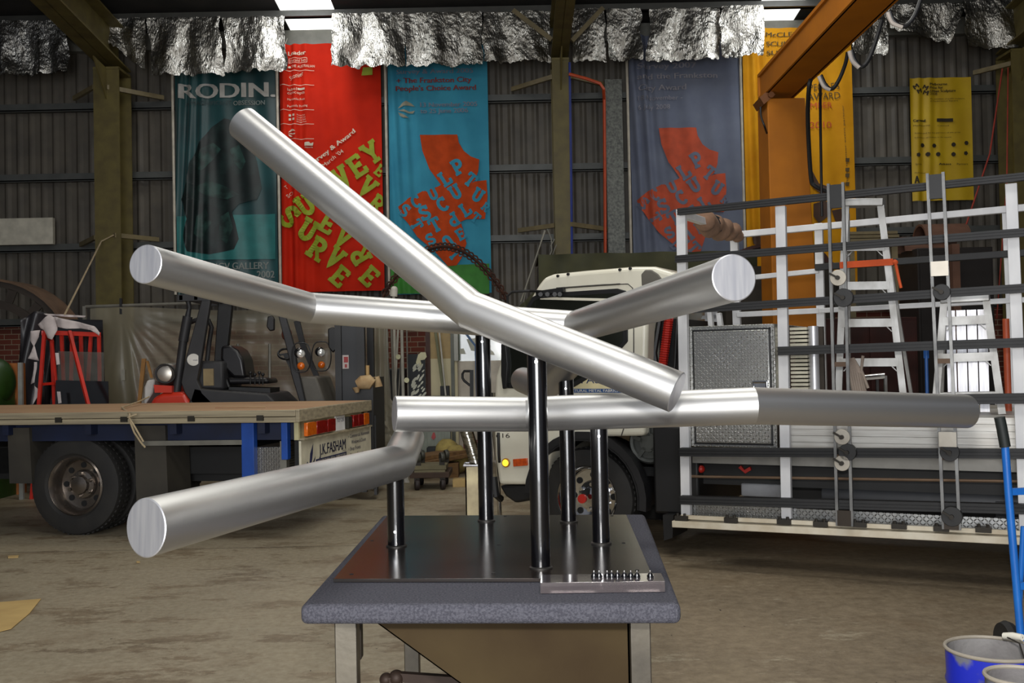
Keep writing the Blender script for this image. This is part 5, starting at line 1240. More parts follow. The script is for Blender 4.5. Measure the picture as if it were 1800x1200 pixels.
a = k2(1661, 546, .75); b_ = k2(1736, 546, .75); mb = MB(); n_ = 4; ww = (b_.x-a.x)/n_
for k in range(n_): mb.box(a.x+k*ww+.004, a.x+(k+1)*ww-.004, .75, .78, zt_, a.z)
mb.build('plank_channels', mat('bright_aluminium', (222, 222, 226), .4, .6, (196, 196, 202), 9, (8, 1, .6)), t, smooth=0)
MB().bar(k2(1662, 627, .70), k2(1736, 625, .70), .03, .012).bar(k2(1662, 631, .70), k2(1736, 630, .70), .03, .012).build('spreader_bar', galv, t)
MB().box(k2(1694, 628, .69).x, k2(1702, 628, .69).x, .66, .69, k2(1698, 634, .69).z, k2(1698, 620, .69).z).build('latch', blk, t)
# louvred stack next to the toolbox
t = thing('louvre_stack', 'stack of white curved louvre blades standing right of the toolbox', 'louvres', (RO[0], RO[1], 0), RA, local=True)
a = k2(1388, 574, .35); b_ = k2(1418, 574, .35); mb = MB()
zz = zt_+.0; H_ = a.z-zz; n_ = 22
for k in range(n_):
    z_ = zz+H_*(k+.5)/n_; mb.prism([(a.x, .35, z_-H_/n_*.40), (a.x, .35, z_+H_/n_*.25), (a.x, .55, z_+H_/n_*.40), (a.x, .55, z_-H_/n_*.25)], (b_.x-a.x, 0, 0))
mb.build('louvre_blades', mat('ivory_blades', (206, 200, 178), .5), t, smooth=0)
MB().cyl((b_.x+.03, .42, zz), (b_.x+.03, .42, a.z), .035, 20).build('roll', mat('bright_aluminium', (222, 222, 226), .4, .6), t)
MB().box(a.x-.01, b_.x+.07, .56, .6, zz, a.z).build('backing_board', mat('dark_steel', (58, 50, 42), .5, .5), t)
# orange strap on the tall ladder, hanging rope, coloured poles
osr = mat('orange_webbing', (226, 92, 40), .8)
o = MB().bar(Kw(k2(1476, 466, .47)), Kw(k2(1570, 460, .47)), .006, .045).tube([Kw(k2(1572, 456, .46)), Kw(k2(1576, 470, .46)), Kw(k2(1580, 490, .46)), Kw(k2(1584, 506, .46))], .010, 6).sphere(Kw(k2(1574, 461, .46)), .018, 8).build('ratchet_strap', osr, None); tag(o, 'bright orange strap tied across the tall step ladder', 'strap')
rg = mat('grey_rope', (150, 136, 124), .95)
mb = MB(); q0 = k2(1492, 632, .44)
for k in range(6): mb.tube([Kw(k2(1492+k*1.5, 630, .42+.01*k)), Kw(k2(1494+k*4, 655, .42)), Kw(k2(1500+k*4, 685, .42+.01*k)), Kw(k2(1506+k*3.5, 700, .44))], .012, 6)
mb.tube([Kw(k2(1517, 625, .42)), Kw(k2(1514, 650, .42)), Kw(k2(1526, 682, .42))], .010, 6)
o = mb.build('coiled_rope', rg, None); tag(o, 'hank of grey rope hanging from a step of the tall ladder', 'rope')
a = k2(1768, 560, .9); b_ = k2(1773, 725, .9); c2 = a+(b_-a)*((zt_-a.z)/(b_.z-a.z))
o = MB().cyl(Kw(a), Kw(c2), .022, 16).build('orange_pole', mat('orange_pole_paint', (196, 88, 52), .5), None); tag(o, 'orange pole standing on the tray by the right-hand rack post', 'pole')
o = MB().cyl(Kw(k2(1520, 663, .8)), Kw(k2(1556, 660, .8)), .02, 16).bar(Kw(k2(1556, 660, .8)), Kw(Vector((k2(1556, 660, .8).x, .8, zt_))), .02, .02).build('chrome_fitting', chrome, None); tag(o, 'short chrome tube fitting seen between the tall ladder rails', 'fitting')
o = MB().box(k2(1625, 616, .9).x, k2(1632, 616, .9).x, .9, .93, zt_, k2(1628, 616, .9).z)
o = MB().cyl(Kw(k2(1628, 616, .9)), Kw(Vector((k2(1628, 630, .9).x, .9, zt_))), .012, 8).box(*(lambda p: (p.x-.015, p.x+.015, p.y-.01, p.y+.01, p.z-.03, p.z+.03))(Kw(k2(1628, 622, .9)))).build('blue_marker_stick', mat('blue_tag', (40, 100, 180), .5), None); tag(o, 'thin stick with a small blue tag between the two ladders', 'stick')
# ladder frame against the toolbox side
t = thing('small_frame', 'small cream-coloured ladder frame standing behind the toolbox', 'frame', (RO[0], RO[1], 0), RA, local=True)
for px_ in (1210, 1243, 1258): MB().bar(k2(px_, 545, 1.62), Vector((k2(px_, 545, 1.62).x, 1.62, TBz1-.6)), .035, .03, up=(0, 1, 0)).build('upright', rackw, t)
MB().bar(k2(1206, 560, 1.62), k2(1262, 556, 1.62), .03, .03).bar(k2(1206, 575, 1.62), k2(1262, 573, 1.62), .03, .03).build('crossbar', rackw, t)

# ---------------------------------------------------------------- yellow jib crane behind the truck
yel = mat('crane_yellow', (168, 100, 10), .6, 0, (150, 88, 8), 3, spec=.3)
cr = thing('jib_crane', 'orange-yellow workshop crane with tapering column and long boom', 'crane', (W(1390, 400, 10.2).x, 10.2, 0))
YC = 10.2
def frus(x0, x1, y0_, X0, X1, Y0_):
    pass
a0_, a1_ = W(1349, 190, YC), W(1416, 180, YC); b0_, b1_ = W(1356, 420, YC), W(1430, 420, YC)
sx0 = (b0_.x-a0_.x)/(b0_.z-a0_.z); sx1 = (b1_.x-a1_.x)/(b1_.z-a1_.z)
zt2 = W(1380, 172, YC).z
def colx(z): return a0_.x+sx0*(z-a0_.z)*.4, a1_.x+sx1*(z-a1_.z)
l0, r0_ = colx(0); l1, r1_ = colx(zt2)
mb = MB().add([(l0, YC, 0), (r0_, YC, 0), (r0_, YC+.5, 0), (l0, YC+.5, 0), (l1, YC, zt2), (r1_, YC, zt2), (r1_, YC+.4, zt2), (l1, YC+.4, zt2)], [(0, 3, 2, 1), (4, 5, 6, 7), (0, 1, 5, 4), (1, 2, 6, 5), (2, 3, 7, 6), (3, 0, 4, 7)])
mb.build('crane_column', yel, cr, bevel=.01)
MB().box(l0-.1, r0_+.1, YC-.1, YC+.6, 0, .03).build('base_plate', yel, cr)
bw = r1_-l1+.04; zb3 = W(1353, 163, YC).z; BH = W(1340, 117, YC).z-zb3
xl3 = W(1345, 163, YC).x; xr3 = W(1407, 173, YC).x
mb = MB().box(xl3, xr3, 2.0, YC+.3, zb3, zb3+.03).box(xl3, xr3, 2.0, YC+.3, zb3+BH-.03, zb3+BH)
mb.box(xl3+.02, xl3+.035, 2.0, YC+.3, zb3, zb3+BH).box(xr3-.035, xr3-.02, 2.0, YC+.3, zb3, zb3+BH).box(xl3, xr3, YC+.28, YC+.3, zb3, zb3+BH)
mb.build('boom', yel, cr)
MB().prism([(xl3, YC-.02, zb3), (xl3-.06, YC-.02, zb3-.05), (xl3-.02, YC-.02, zb3-.12), (xl3+.1, YC-.02, zb3-.02)], (0, .3, 0)).cyl((xl3+.05, YC-.05, zb3-.03), (xl3+.05, YC+.2, zb3-.03), .03, 12).build('hinge_bracket', mat('crane_brown', (120, 70, 24), .5), cr)
bc = mat('black_cable', (16, 16, 18), .5); wc_ = mat('white_cable', (190, 180, 170), .6)
def cable(pts, r, m_, nm): 
    # smooth through the points
    P_ = [Vector(p) for p in pts]; Q_ = []
    for i in range(len(P_)-1):
        p0 = P_[max(i-1, 0)]; p1 = P_[i]; p2 = P_[i+1]; p3 = P_[min(i+2, len(P_)-1)]
        for k in range(8):
            t = k/8; Q_.append(.5*((2*p1)+(p2-p0)*t+(2*p0-5*p1+4*p2-p3)*t*t+(3*p1-p0-3*p2+p3)*t**3))
    Q_.append(P_[-1]); return MB().tube(Q_, r, 8).build(nm, m_, cr)
w_ = lambda x_, y_, yy: W(x_, y_, yy)
cable([w_(1425, 140, 9.2), w_(1422, 155, 9.2), w_(1420, 200, 9.4), w_(1422, 260, 9.6), w_(1426, 315, 9.7), w_(1432, 326, 9.7), w_(1450, 335, 9.7), w_(1462, 338, 9.7)], .020, bc, 'power_cable')
cable([w_(1442, 134, 9.0), w_(1442, 200, 9.3), w_(1443, 270, 9.5), w_(1444, 328, 9.6), w_(1445, 380, 9.6)], .013, bc, 'control_cable')
for ya_, xs in ((8.6, ((1443, 132), (1452, 150), (1463, 156), (1475, 140), (1486, 112), (1490, 92))), (7.4, ((1497, 88), (1502, 105), (1514, 117), (1526, 106), (1538, 76), (1550, 36))), (5.6, ((1564, 20), (1572, 38), (1590, 46), (1606, 30), (1618, 0), (1622, -20)))):
    cable([w_(x_, y_, ya_) for x_, y_ in xs], .016 if ya_ > 6 else .012, bc, 'festoon_cable')
    cable([w_(x_-4, y_+2, ya_-.05) for x_, y_ in xs[:3]], .015 if ya_ > 6 else .011, wc_, 'white_festoon_cable')
cable([w_(1337, 188, 10.0), w_(1338, 205, 10.0), w_(1344, 222, 10.0), w_(1348, 234, 10.1)], .010, bc, 'loose_cable')
# red drop ropes at the right
rr_ = mat('red_rope', (150, 50, 36), .8)
o = MB().tube([W(1762, 121, 15.88), W(1740, 270, 15.2), W(1710, 360, 14.5), W(1690, 420, 14.5)], .012, 6).build('red_rope', rr_, None); tag(o, 'thin red rope slanting down past the small yellow banner', 'rope')
o = MB().tube([W(1772, 119, 15.88), W(1771, 220, 15.3), W(1770, 320, 14.6), W(1752, 560, 14.6)], .010, 6).build('red_rope', rr_, None); tag(o, 'thin red rope hanging straight down near the right edge', 'rope')
# ================================================================ MIDDLE DISTANCE
tarp = mat('olive_tarpaulin', (62, 62, 36), .8, 0, (44, 46, 28), 3, bump=.15, bscale=6)
YT = 12.4
a = W(946, 447, YT); b_ = W(1330, 442, YT)
def tf(u, v):
    # front face then top of the covered stack
    x = a.x+u*(b_.x-a.x)
    if v < .8:
        z = .02+(a.z-.02)*(v/.8); y = YT+.05*math.sin(u*31+2*math.sin(z*2))*(1-v*.7)+.03*noise.noise((x*3, z*2, 0))
    else: z = a.z+.01*noise.noise((x*3, v*9, 1)); y = YT+(v-.8)/.2*1.6
    return (x, y, z)
t = thing('tarp_covered_stack', 'tall stack under an olive green tarpaulin behind the white cab', 'covered stack', (a.x, YT, 0))
MB().grid(120, 50, tf).build('tarpaulin', tarp, t, smooth=70)
MB().box(a.x+.02, b_.x-.02, YT+.12, YT+1.6, 0, a.z-.05).build('stacked_crates', mat('dark_crate', (44, 38, 30), .8), t)
o = MB().grid(24, 24, lambda u, v: (W(908, 520, 12.2).x+u*.5+.12*v, 12.2+.12*math.sin(u*9)+.1*noise.noise((u*4, v*4, 2)), W(908, 478, 12.2).z*(1-v)+.02-.45*(1-u)*(1-v)*1.0)).build('canvas_cover', tarp, None, smooth=180, solid=.01); tag(o, 'crumpled olive canvas bulging left of the white cab roof', 'canvas')
# dark plant and rusty forms beyond the rack
mar = mat('dark_maroon_steel', (66, 30, 24), .7, .2, (40, 22, 18), 3); rar = mat('brown_form_steel', (110, 78, 62), .7, .2, (86, 60, 48), 4)
def half_ring(cx, z0, y, r, th, ln, mb, a0=0, a1=180, n=18):
    for k in range(n):
        t0 = math.radians(a0+(a1-a0)*k/n); t1 = math.radians(a0+(a1-a0)*(k+1)/n)
        f = lambda t, q: Vector((cx+q*math.cos(t), y, z0+q*.6*math.sin(t)))
        mb.prism([f(t0, r-th), f(t1, r-th), f(t1, r), f(t0, r)], (0, ln, 0))
    return mb
for k, (px_, py_, yy, rr, m_, lab) in enumerate(((1345, 452, 11.8, .42, mar, 'dark maroon curved steel form on the tarpaulin stack, seen through the rack'), (1408, 448, 12.95, .36, mar, 'second dark maroon curved steel form, right of the other one'))):
    c = W(px_, py_, yy); t = thing('curved_form', lab, 'steel form', (c.x, yy, 0))
    half_ring(c.x, c.z-.1, yy, rr, .06, .5, MB()).build('curved_shell', m_, t, smooth=40)
    MB().box(c.x-rr-.05, c.x+rr+.05, yy, yy+.38, 0, c.z-.1).build('support_box', mat('dark_crate', (44, 38, 30), .8), t)
for k, (x0, x1, y0, yy, m_, lab) in enumerate(((1440, 1612, 560, 12.1, mar, 'long dark maroon cabinet against the brick wall, behind the tall ladder'), (1612, 1745, 436, 14.2, mat('near_black_cabinet', (26, 20, 18), .7), 'tall near-black cabinet below the curved brown steel forms'))):
    p0 = W(x0, y0, yy); p1 = W(x1, y0, yy); t = thing('cabinet', lab, 'cabinet', (p0.x, yy, 0))
    MB().box(p0.x, p1.x, yy, yy+.8, .05, p0.z).build('cabinet_body', m_, t, bevel=.01)
    xm = (p0.x+p1.x)/2
    for s_, q in ((p0.x+.03, xm-.01), (xm+.01, p1.x-.03)):
        d = MB().box(s_, q, yy-.02, yy, .1, p0.z-.05).build('cabinet_door', m_, t, bevel=.004)
        MB().box(q-.08 if s_ < xm-.1 else s_+.05, q-.05 if s_ < xm-.1 else s_+.08, yy-.045, yy-.02, 1.0, 1.15).build('door_handle', galv, d)
    MB().box(p0.x+.05, p1.x-.05, yy+.05, yy+.7, 0, .05).build('plinth', blk, t)
c0 = W(1612, 408, 14.3)
for k, (xa, xb, ya_, rr, lab) in enumerate(((1590, 1660, 412, .22, 'lower curved brown steel half-pipe on the black cabinet'), (1625, 1705, 400, .26, 'upper curved brown steel half-pipe on the black cabinet'))):
    p = W(xa, ya_, 14.4); q = W(xb, ya_+4, 14.4); mb = MB(); n = 12
    for j in range(n):
        t0 = math.pi*j/n; t1 = math.pi*(j+1)/n
        zq = W(1680, 437, 14.2).z+.0+.14*k; f = lambda t, r, x: Vector((x, 14.6-r*math.cos(t), zq+r*math.sin(t)))
        mb.add([f(t0, rr, p.x), f(t1, rr, p.x), f(t1, rr, q.x), f(t0, rr, q.x), f(t0, rr-.03, p.x), f(t1, rr-.03, p.x), f(t1, rr-.03, q.x), f(t0, rr-.03, q.x)], [(0, 1, 2, 3), (7, 6, 5, 4), (0, 4, 5, 1), (3, 2, 6, 7), (0, 3, 7, 4), (1, 5, 6, 2)])
    o = mb.build('half_pipe', rar, None, smooth=40); tag(o, lab, 'half pipe', 'brown steel half-pipes')
p = W(1668, 430, 13.9); q = W(1681, 430, 13.9)
o = MB().box(p.x, q.x, 13.8, 13.95, 0, p.z).build('brown_post', rar, None); tag(o, 'brown steel post in front of the black cabinet, seen between the clamp poles', 'post')
t = thing('timber_stillage', 'pale timber beams stacked on a stand behind the tall ladder', 'timber stack', (W(1520, 412, 13.6).x, 13.6, 0))
for k in range(3): MB().box(W(1490, 412, 13.6).x, W(1578, 412, 13.6).x, 13.6-.05*k, 13.7+.1*k, W(1500, 412+k*7, 13.6).z, W(1500, 407+k*7, 13.6).z).build('beam', mat('pale_beam', (124, 112, 84), .8), t)
for px_ in (1496, 1572): MB().box(W(px_, 412, 13.6).x-.04, W(px_, 412, 13.6).x+.04, 13.6, 13.7, 0, W(1500, 426, 13.6).z).build('stand_leg', mat('pale_beam', (124, 112, 84), .8), t)
p0, p1 = W(1275, 560, 12.3), W(1295, 690, 12.3)
o = MB().bar(W(1417, 470, 12.0), Vector((W(1420, 560, 12.0).x, 12.0, 0)), .06, .06).build('yellow_post', mat('safety_yellow', (200, 150, 20), .5), None); tag(o, 'small yellow post glimpsed through the rack above the toolbox', 'post')

# ---------------------------------------------------------------- things between forklift and cab
YM = 14.6
m_ = lambda x_, y_, dy=0: W(x_, y_, YM+dy)
cream_p = mat('cream_partition', (206, 196, 158), .6, 0, (196, 184, 148), 3); brown_t = mat('brown_trim', (70, 38, 26), .6)
t = thing('partition', 'cream and tan partition panel with dark brown edge, beside the brick wall', 'partition', (m_(800, 700).x, YM, 0))
MB().box(m_(758, 700).x, m_(805, 700).x, YM, YM+.1, 0, m_(780, 630).z).build('lower_panel', cream_p, t)
MB().box(m_(758, 700).x, m_(805, 700).x, YM, YM+.1, m_(780, 630).z, m_(780, 560).z).build('upper_panel', mat('tan_panel', (176, 150, 100), .6), t)
MB().box(m_(750, 700).x, m_(758, 700).x, YM-.03, YM+.1, 0, m_(780, 555).z).build('edge_post', brown_t, t)
MB().box(m_(794, 700).x, m_(800, 700).x, YM-.05, YM+.0, 0, m_(780, 560).z).build('grey_stile', mat('grey_green_steel', (92, 94, 84), .5, .3), t)
MB().box(m_(800, 700).x, m_(807, 700).x, YM-.04, YM+.0, m_(800, 634).z, m_(780, 560).z).build('pale_stile', mat('pale_stile', (176, 176, 166), .5), t)
t = thing('glazed_screen', 'white panel with a greenish glass top, behind the black posts', 'screen', (m_(840, 700, .3).x, YM+.3, 0))
MB().box(m_(799, 700, .3).x, m_(905, 700, .3).x, YM+.3, YM+.35, 0, m_(840, 634, .3).z).build('white_panel', mat('white_panel', (214, 204, 186), .55), t)
gp = MB().box(m_(807, 700, .3).x, m_(905, 700, .3).x, YM+.32, YM+.34, m_(840, 634, .3).z, m_(840, 578, .3).z).build('glass_panel', mat('green_glass', (104, 116, 96), .12, 0, (84, 96, 80), 2, spec=.8), t)
for pts in ([(820, 596), (836, 594), (842, 618), (828, 616)], [(808, 613), (815, 612), (819, 622), (808, 622)], [(858, 612), (867, 618), (870, 624), (860, 623)]):
    MB().prism([m_(x_, y_, .315) for x_, y_ in pts], (0, .004, 0)).build('painted_reflection', mat('painted_reflection', (206, 206, 188), .6), gp)  # pale patches that paint bright reflections onto the glass
o = MB().bar(m_(817, 584, .2), m_(836, 608, .2), .03, .03).bar(m_(836, 608, .2), Vector((m_(839, 640, .2).x, YM+.2, 0)), .03, .03).build('blue_pole', mat('blue_pole_paint', (44, 90, 140), .5), None); tag(o, 'slanting blue pole in front of the greenish glass', 'pole')
t = thing('pallet_jack', 'hand pallet jack with black loop handle, beside the tallest rear black post', 'pallet jack', (m_(829, 700, -.6).x, YM-.6, 0))
zz = YM-.6
L_ = lambda x_, y_: W(x_, y_, zz)
MB().tube([L_(828, 652), L_(816, 652), L_(813, 657), L_(813, 664), L_(816, 669), L_(826, 677), L_(832, 676)], .018, 8).build('loop_handle', blk, t)
MB().bar(L_(829, 650), (L_(830, 800).x, zz, .35), .05, .04, up=(0, 1, 0)).build('shaft', blk, t)
MB().box(L_(829, 700).x-.12, L_(829, 700).x+.12, zz-.1, zz+.15, .08, .38).cyl((L_(829, 700).x-.1, zz, .09), (L_(829, 700).x+.1, zz, .09), .09, 20).box(L_(829, 700).x-.25, L_(829, 700).x-.1, zz, zz+.7, .05, .1).box(L_(829, 700).x+.1, L_(829, 700).x+.25, zz, zz+.7, .05, .1).build('pump_and_forks', mat('jack_red', (120, 40, 30), .5), t)
# board with a black and white painted pattern of leaf shapes
bw = thing('patterned_board', 'board painted with pale shapes on black, leaning on the brick wall', 'board', (m_(735, 700, -.4).x, YM-.4, 0))
yb = YM-.4
MB().box(W(718, 700, yb).x, W(749, 700, yb).x, yb, yb+.02, 0, W(735, 622, yb).z).build('black_board', mat('matt_black', (16, 22, 26), .6), bw)
random.seed(3); mb = MB()
for k in range(46):
    cx = random.uniform(721, 747); cy = random.uniform(640, 760); r_ = random.uniform(2.5, 5.5); an = random.uniform(.5, 1.1)
    mb.prism([W(cx+r_*(math.cos(j*math.tau/8)*math.cos(an)-.38*math.sin(j*math.tau/8)*math.sin(an)), cy-r_*(math.cos(j*math.tau/8)*math.sin(an)+.38*math.sin(j*math.tau/8)*math.cos(an))*1.3, yb-.004-.0004*k) for j in range(8)], (0, .003, 0))
o = mb.build('pale_shape', mat('pale_grey_paint', (200, 200, 184), .7), bw); o['kind'] = 'stuff'
MB().prism([W(x_, y_, yb-.01) for x_, y_ in ((733, 630), (735, 623), (740, 619), (748, 619), (750, 627), (746, 632), (739, 633), (741, 640), (735, 644), (731, 637))], (0, .02, 0)).build('pale_top_shape', mat('pale_cream_paint', (220, 214, 176), .7), bw)
# tall steel bars and rods leaning by the brickwork
rods = [((677, 575), (690, 730), .035, 'grey'), ((688, 573), (694, 700), .028, 'grey'), ((700, 575), (694, 735), .030, 'pale'), ((706, 572), (712, 735), .040, 'pale'), ((709, 574), (700, 735), .022, 'grey'), ((715, 578), (719, 690), .022, 'grey'), ((668, 575), (660, 700), .03, 'olive'), ((765, 578), (787, 735), .040, 'olive'), ((772, 580), (789, 735), .025, 'pale')]
nm_ = ['leftmost grey bar leaning in the bundle of poles right of the forklift', 'thin grey bar, second from left in the pole bundle', 'pale bar crossing the pole bundle with a white disc', 'thick pale pole in the middle of the pole bundle', 'thin grey rod crossing behind the thick pale pole', 'thin rod at the right side of the pole bundle', 'olive bar beside the plastic wrap', 'olive bar slanting across the cream partition', 'pale bar slanting beside the olive one on the partition']
for ri_, ((p, q, th, k_), lb) in enumerate(zip(rods, nm_)):
    yr = 13.75+.11*ri_ if p[0] < 740 else (14.5 if ri_ == 7 else 14.38)
    A_ = W(*p, yr); B_ = W(*q, yr); B2 = A_+(B_-A_)*((0-A_.z)/(B_.z-A_.z))
    mt = {'grey': mat('grey_bar', (112, 108, 98), .5, .5), 'pale': mat('pale_bar', (158, 154, 142), .5, .4), 'olive': mat('olive_bar', (110, 110, 82), .6, .3)}[k_]
    o = MB().bar(A_, B2+Vector((0, -.25, 0)), th, th).build('steel_bar', mt, None, bevel=.003); tag(o, lb, 'bar', 'bars leaning near the brickwork')
for x_, y_ in ((700, 627), (715, 668)):
    o = MB().lathe([(.012, -.02), (.035, -.02), (.036, .0), (.012, .0)], W(x_, y_, 13.9), (0, 1, 0), 20).build('disc_clamp', mat('pale_brass', (180, 176, 140), .4, .5), None); tag(o, 'small round pale disc %s on the leaning poles' % ('upper' if y_ < 650 else 'lower'), 'disc')
o = MB().box(W(655, 655, 14.3).x, W(712, 655, 14.3).x, 14.25, 14.8, 0, W(690, 648, 14.3).z).build('dark_bin', mat('dark_bin_blue', (24, 26, 30), .6), None, bevel=.02); tag(o, 'low dark blue-black bin standing behind the pole bundle', 'bin')
o = MB().box(m_(775, 700, -.15).x, m_(790, 700, -.15).x, YM-.25, YM-.05, m_(780, 700, -.15).z, m_(780, 678, -.15).z).box(m_(779, 700, -.15).x, m_(784, 700, -.15).x, YM-.2, YM-.1, 0, m_(780, 700, -.15).z).build('switch_box', mat('dark_bin_blue', (24, 26, 30), .6), None); tag(o, 'small black box on a stand in front of the cream partition', 'box')
# dollies, timber offcuts and clutter on the floor
YD = 11.8
dly = mat('dolly_timber', (70, 52, 40), .8, 0, (52, 40, 32), 6)
def dolly(label, x0, x1, py, yy, up=False):
    z0 = .20; p0 = W(x0, py, yy).x; p1 = W(x1, py, yy).x
    t = thing('dolly', label, 'dolly', ((p0+p1)/2, yy, 0), group='timber dollies on the floor')
    MB().box(p0, p1, yy, yy+.07, .14, z0).box(p0, p1, yy+.55, yy+.62, .14, z0).box(p0, p0+.07, yy+.07, yy+.55, .14, z0).box(p1-.07, p1, yy+.07, yy+.55, .14, z0).build('frame', dly, t, bevel=.005)
    MB().box(p0+.05, p1-.05, yy+.05, yy+.57, z0, z0+.02).build('deck_board', mat('dusty_board', (122, 114, 88), .85), t)
    for xx in (p0+.08, p1-.08):
        for y2 in (yy+.05, yy+.55):
            w_ = MB().lathe([(.02, -.025), (.06, -.025), (.066, -.015), (.066, .015), (.06, .025), (.02, .025)], (xx, y2, .066), (1, .25, 0), 20).build('castor', mat('castor_dark', (40, 30, 28), .6), t)
            MB().box(xx-.03, xx+.03, y2-.03, y2+.03, .10, .14).build('castor_fork', mat('dirty_clip', (58, 54, 48), .6, .5), w_)
    return t
dolly('dark timber dolly on four castors, on the floor left of the chrome downpipe', 720, 790, 845, 11.7)
t = thing('upturned_dolly', 'upturned dolly with its castors in the air, lying on the lower dolly', 'dolly', (W(755, 815, 11.9).x, 11.9, .22), group='timber dollies on the floor')
px0 = W(728, 815, 11.9).x; px1 = W(785, 815, 11.9).x
MB().box(px0, px1, 11.8, 12.25, .225, .27).build('deck_board', mat('dusty_board', (122, 114, 88), .85), t)
for xx, yy2 in ((px0+.05, 11.86), (px0+.07, 12.18), (px1-.05, 11.86), (px1-.02, 12.18)):
    w_ = MB().lathe([(.02, -.022), (.055, -.022), (.06, -.01), (.06, .01), (.055, .022), (.02, .022)], (xx, yy2, .36), (1, .4, 0), 20).build('castor', mat('castor_grey', (74, 74, 66), .5, .3), t)
    MB().box(xx-.03, xx+.03, yy2-.025, yy2+.025, .27, .35).build('castor_fork', mat('dirty_clip', (58, 54, 48), .6, .5), w_)
br2 = mat('rough_brown_timber', (128, 96, 58), .85, 0, (96, 70, 44), 5, (1, 5, 5)); br3 = mat('pale_offcut', (186, 158, 104), .8)
planks = [((740, 803), (806, 793), 13.0, .10, br2, 'long brown plank, uppermost of the timber heap behind the dollies'), ((742, 812), (803, 800), 12.9, .10, br2, 'brown plank with a dark edge, under the top one of the heap'), ((775, 818), (812, 808), 13.3, .06, mat('dark_plank', (84, 52, 40), .85), 'dark red-brown plank at the right of the timber heap')]
for p, q, yy, th, mm, lb in planks:
    A_ = W(*p, yy); B_ = W(*q, yy+.4)
    o = MB().bar(A_, B_, .35, th*.5, ext=.1).build('plank', mm, None, bevel=.004); tag(o, lb, 'plank', 'planks heaped on the floor')
o = MB().box(W(738, 830, 13.0).x, W(806, 830, 13.0).x, 12.95, 13.5, 0, W(760, 812, 13.0).z-.02).build('timber_bearer', br2, None); tag(o, 'low brown timber bearer holding up the heaped planks', 'timber')
o = MB().box(W(796, 850, 12.0).x, W(818, 850, 12.0).x, 11.95, 12.15, 0, .09).build('pine_block', br3, None, bevel=.004); tag(o, 'pale pine block lying on the floor beside the chrome downpipe', 'block')
t = thing('grey_cabinet', 'pale grey-green steel cabinet with a red mark, behind the timber heap', 'cabinet', (W(770, 780, 13.9).x, 13.9, 0))
MB().box(W(742, 780, 13.9).x, W(792, 780, 13.9).x, 13.85, 14.05, .02, 1.0).build('cabinet_body', mat('grey_green_cabinet', (128, 134, 120), .5), t)
for k in range(8): MB().box(W(744+k*6, 780, 13.9).x, W(746+k*6, 780, 13.9).x, 13.835, 13.85, .05, .95).build('rib', mat('grey_green_cabinet', (128, 134, 120), .5), t)
MB().prism([W(761, 760, 13.82), W(764, 760, 13.82), W(766, 768, 13.82), W(762, 773, 13.82), W(758, 769, 13.82)], (0, .01, 0)).build('red_mark', mat('sticker_red', (160, 40, 40), .5), t)
o = MB().box(W(750, 795, 13.6).x, W(776, 795, 13.6).x, 13.6, 13.8, 0, W(760, 786, 13.6).z).build('black_crate', mat('matt_black', (16, 22, 26), .6), None, bevel=.01); tag(o, 'small black crate behind the planks', 'crate')
sk2 = mat('yellow_sacking', (168, 150, 86), .95, 0, (120, 104, 60), 9, bump=.4, bscale=12)
for cx, cy, yy, r_, lb in ((785, 775, 13.5, .17, 'yellowish sack slumped behind the planks'), (802, 785, 13.35, .15, 'smaller yellowish bundle right of the sack')):
    p = W(cx, cy, yy); mb = MB().sphere((p.x, yy, r_*1.2), r_, 10, (1, .8, 1.2)); mb.v = [v+Vector((.03*noise.noise(v*9), .03*noise.noise(v*8), 0)) for v in mb.v]
    mb.v = [Vector((v.x, v.y, v.z*(p.z/(r_*2.2)))) for v in mb.v]
    o = mb.build('sack', sk2, None, smooth=180); tag(o, lb, 'sack')
# chrome downpipe standing in a metal bin
YR = 9.6
t = thing('metal_bin', 'square dented metal bin at the left of the white cab', 'bin', (W(838, 850, YR).x, YR, 0))
x0, x1 = W(818, 850, YR).x, W(856, 850, YR).x; zb_t = W(838, 818, YR).z; zb_b = W(838, 862, YR).z
mb = MB()
for (a0_, a1_, b0_, b1_) in ((x0, x1, YR, YR+.012), (x0, x1, YR+.22, YR+.232), (x0, x0+.012, YR, YR+.232), (x1-.012, x1, YR, YR+.232)): mb.box(a0_, a1_, b0_, b1_, .0, zb_t)
mb.box(x0, x1, YR, YR+.232, 0, .01)
mb.build('bin_body', mat('dented_tin', (168, 156, 124), .35, .8, (110, 100, 84), 4, rvar=.1), t, smooth=0)
MB().tube([(x0-.01, YR-.01, zb_t), (x1+.01, YR-.01, zb_t), (x1+.01, YR+.24, zb_t), (x0-.01, YR+.24, zb_t)], .012, 8, closed=True).build('bin_rim', mat('bright_aluminium', (222, 222, 226), .4, .6), t)
MB().box(x0+.02, x1-.02, YR+.02, YR+.21, .011, zb_b).build('bin_fill', mat('dark_fill', (50, 46, 40), .9), t)
A_ = W(820, 757, YR+.1); B_ = W(838, 816, YR+.1); d = (B_-A_).normalized()
o = MB().tube([A_-d*.15, B_+d*.1], .062, 24).build('downpipe', mat('bright_crumpled_metal', (216, 214, 206), .2, 1, (170, 168, 160), 12, (1, 1, 5), bump=.5, bscale=10, contrast=(.4, .6)), None); tag(o, 'bright metal downpipe standing in the square metal bin', 'pipe')
A_ = W(868, 757, YR-.2); B_ = W(873, 800, YR-.2)
o = MB().tube([A_+Vector((0, 0, .35)), A_, B_, Vector((B_.x+.02, YR-.2, 0))], .02, 10).build('thin_chrome_tube', chrome, None); tag(o, 'thin chrome tube standing in front of the cab corner', 'tube')
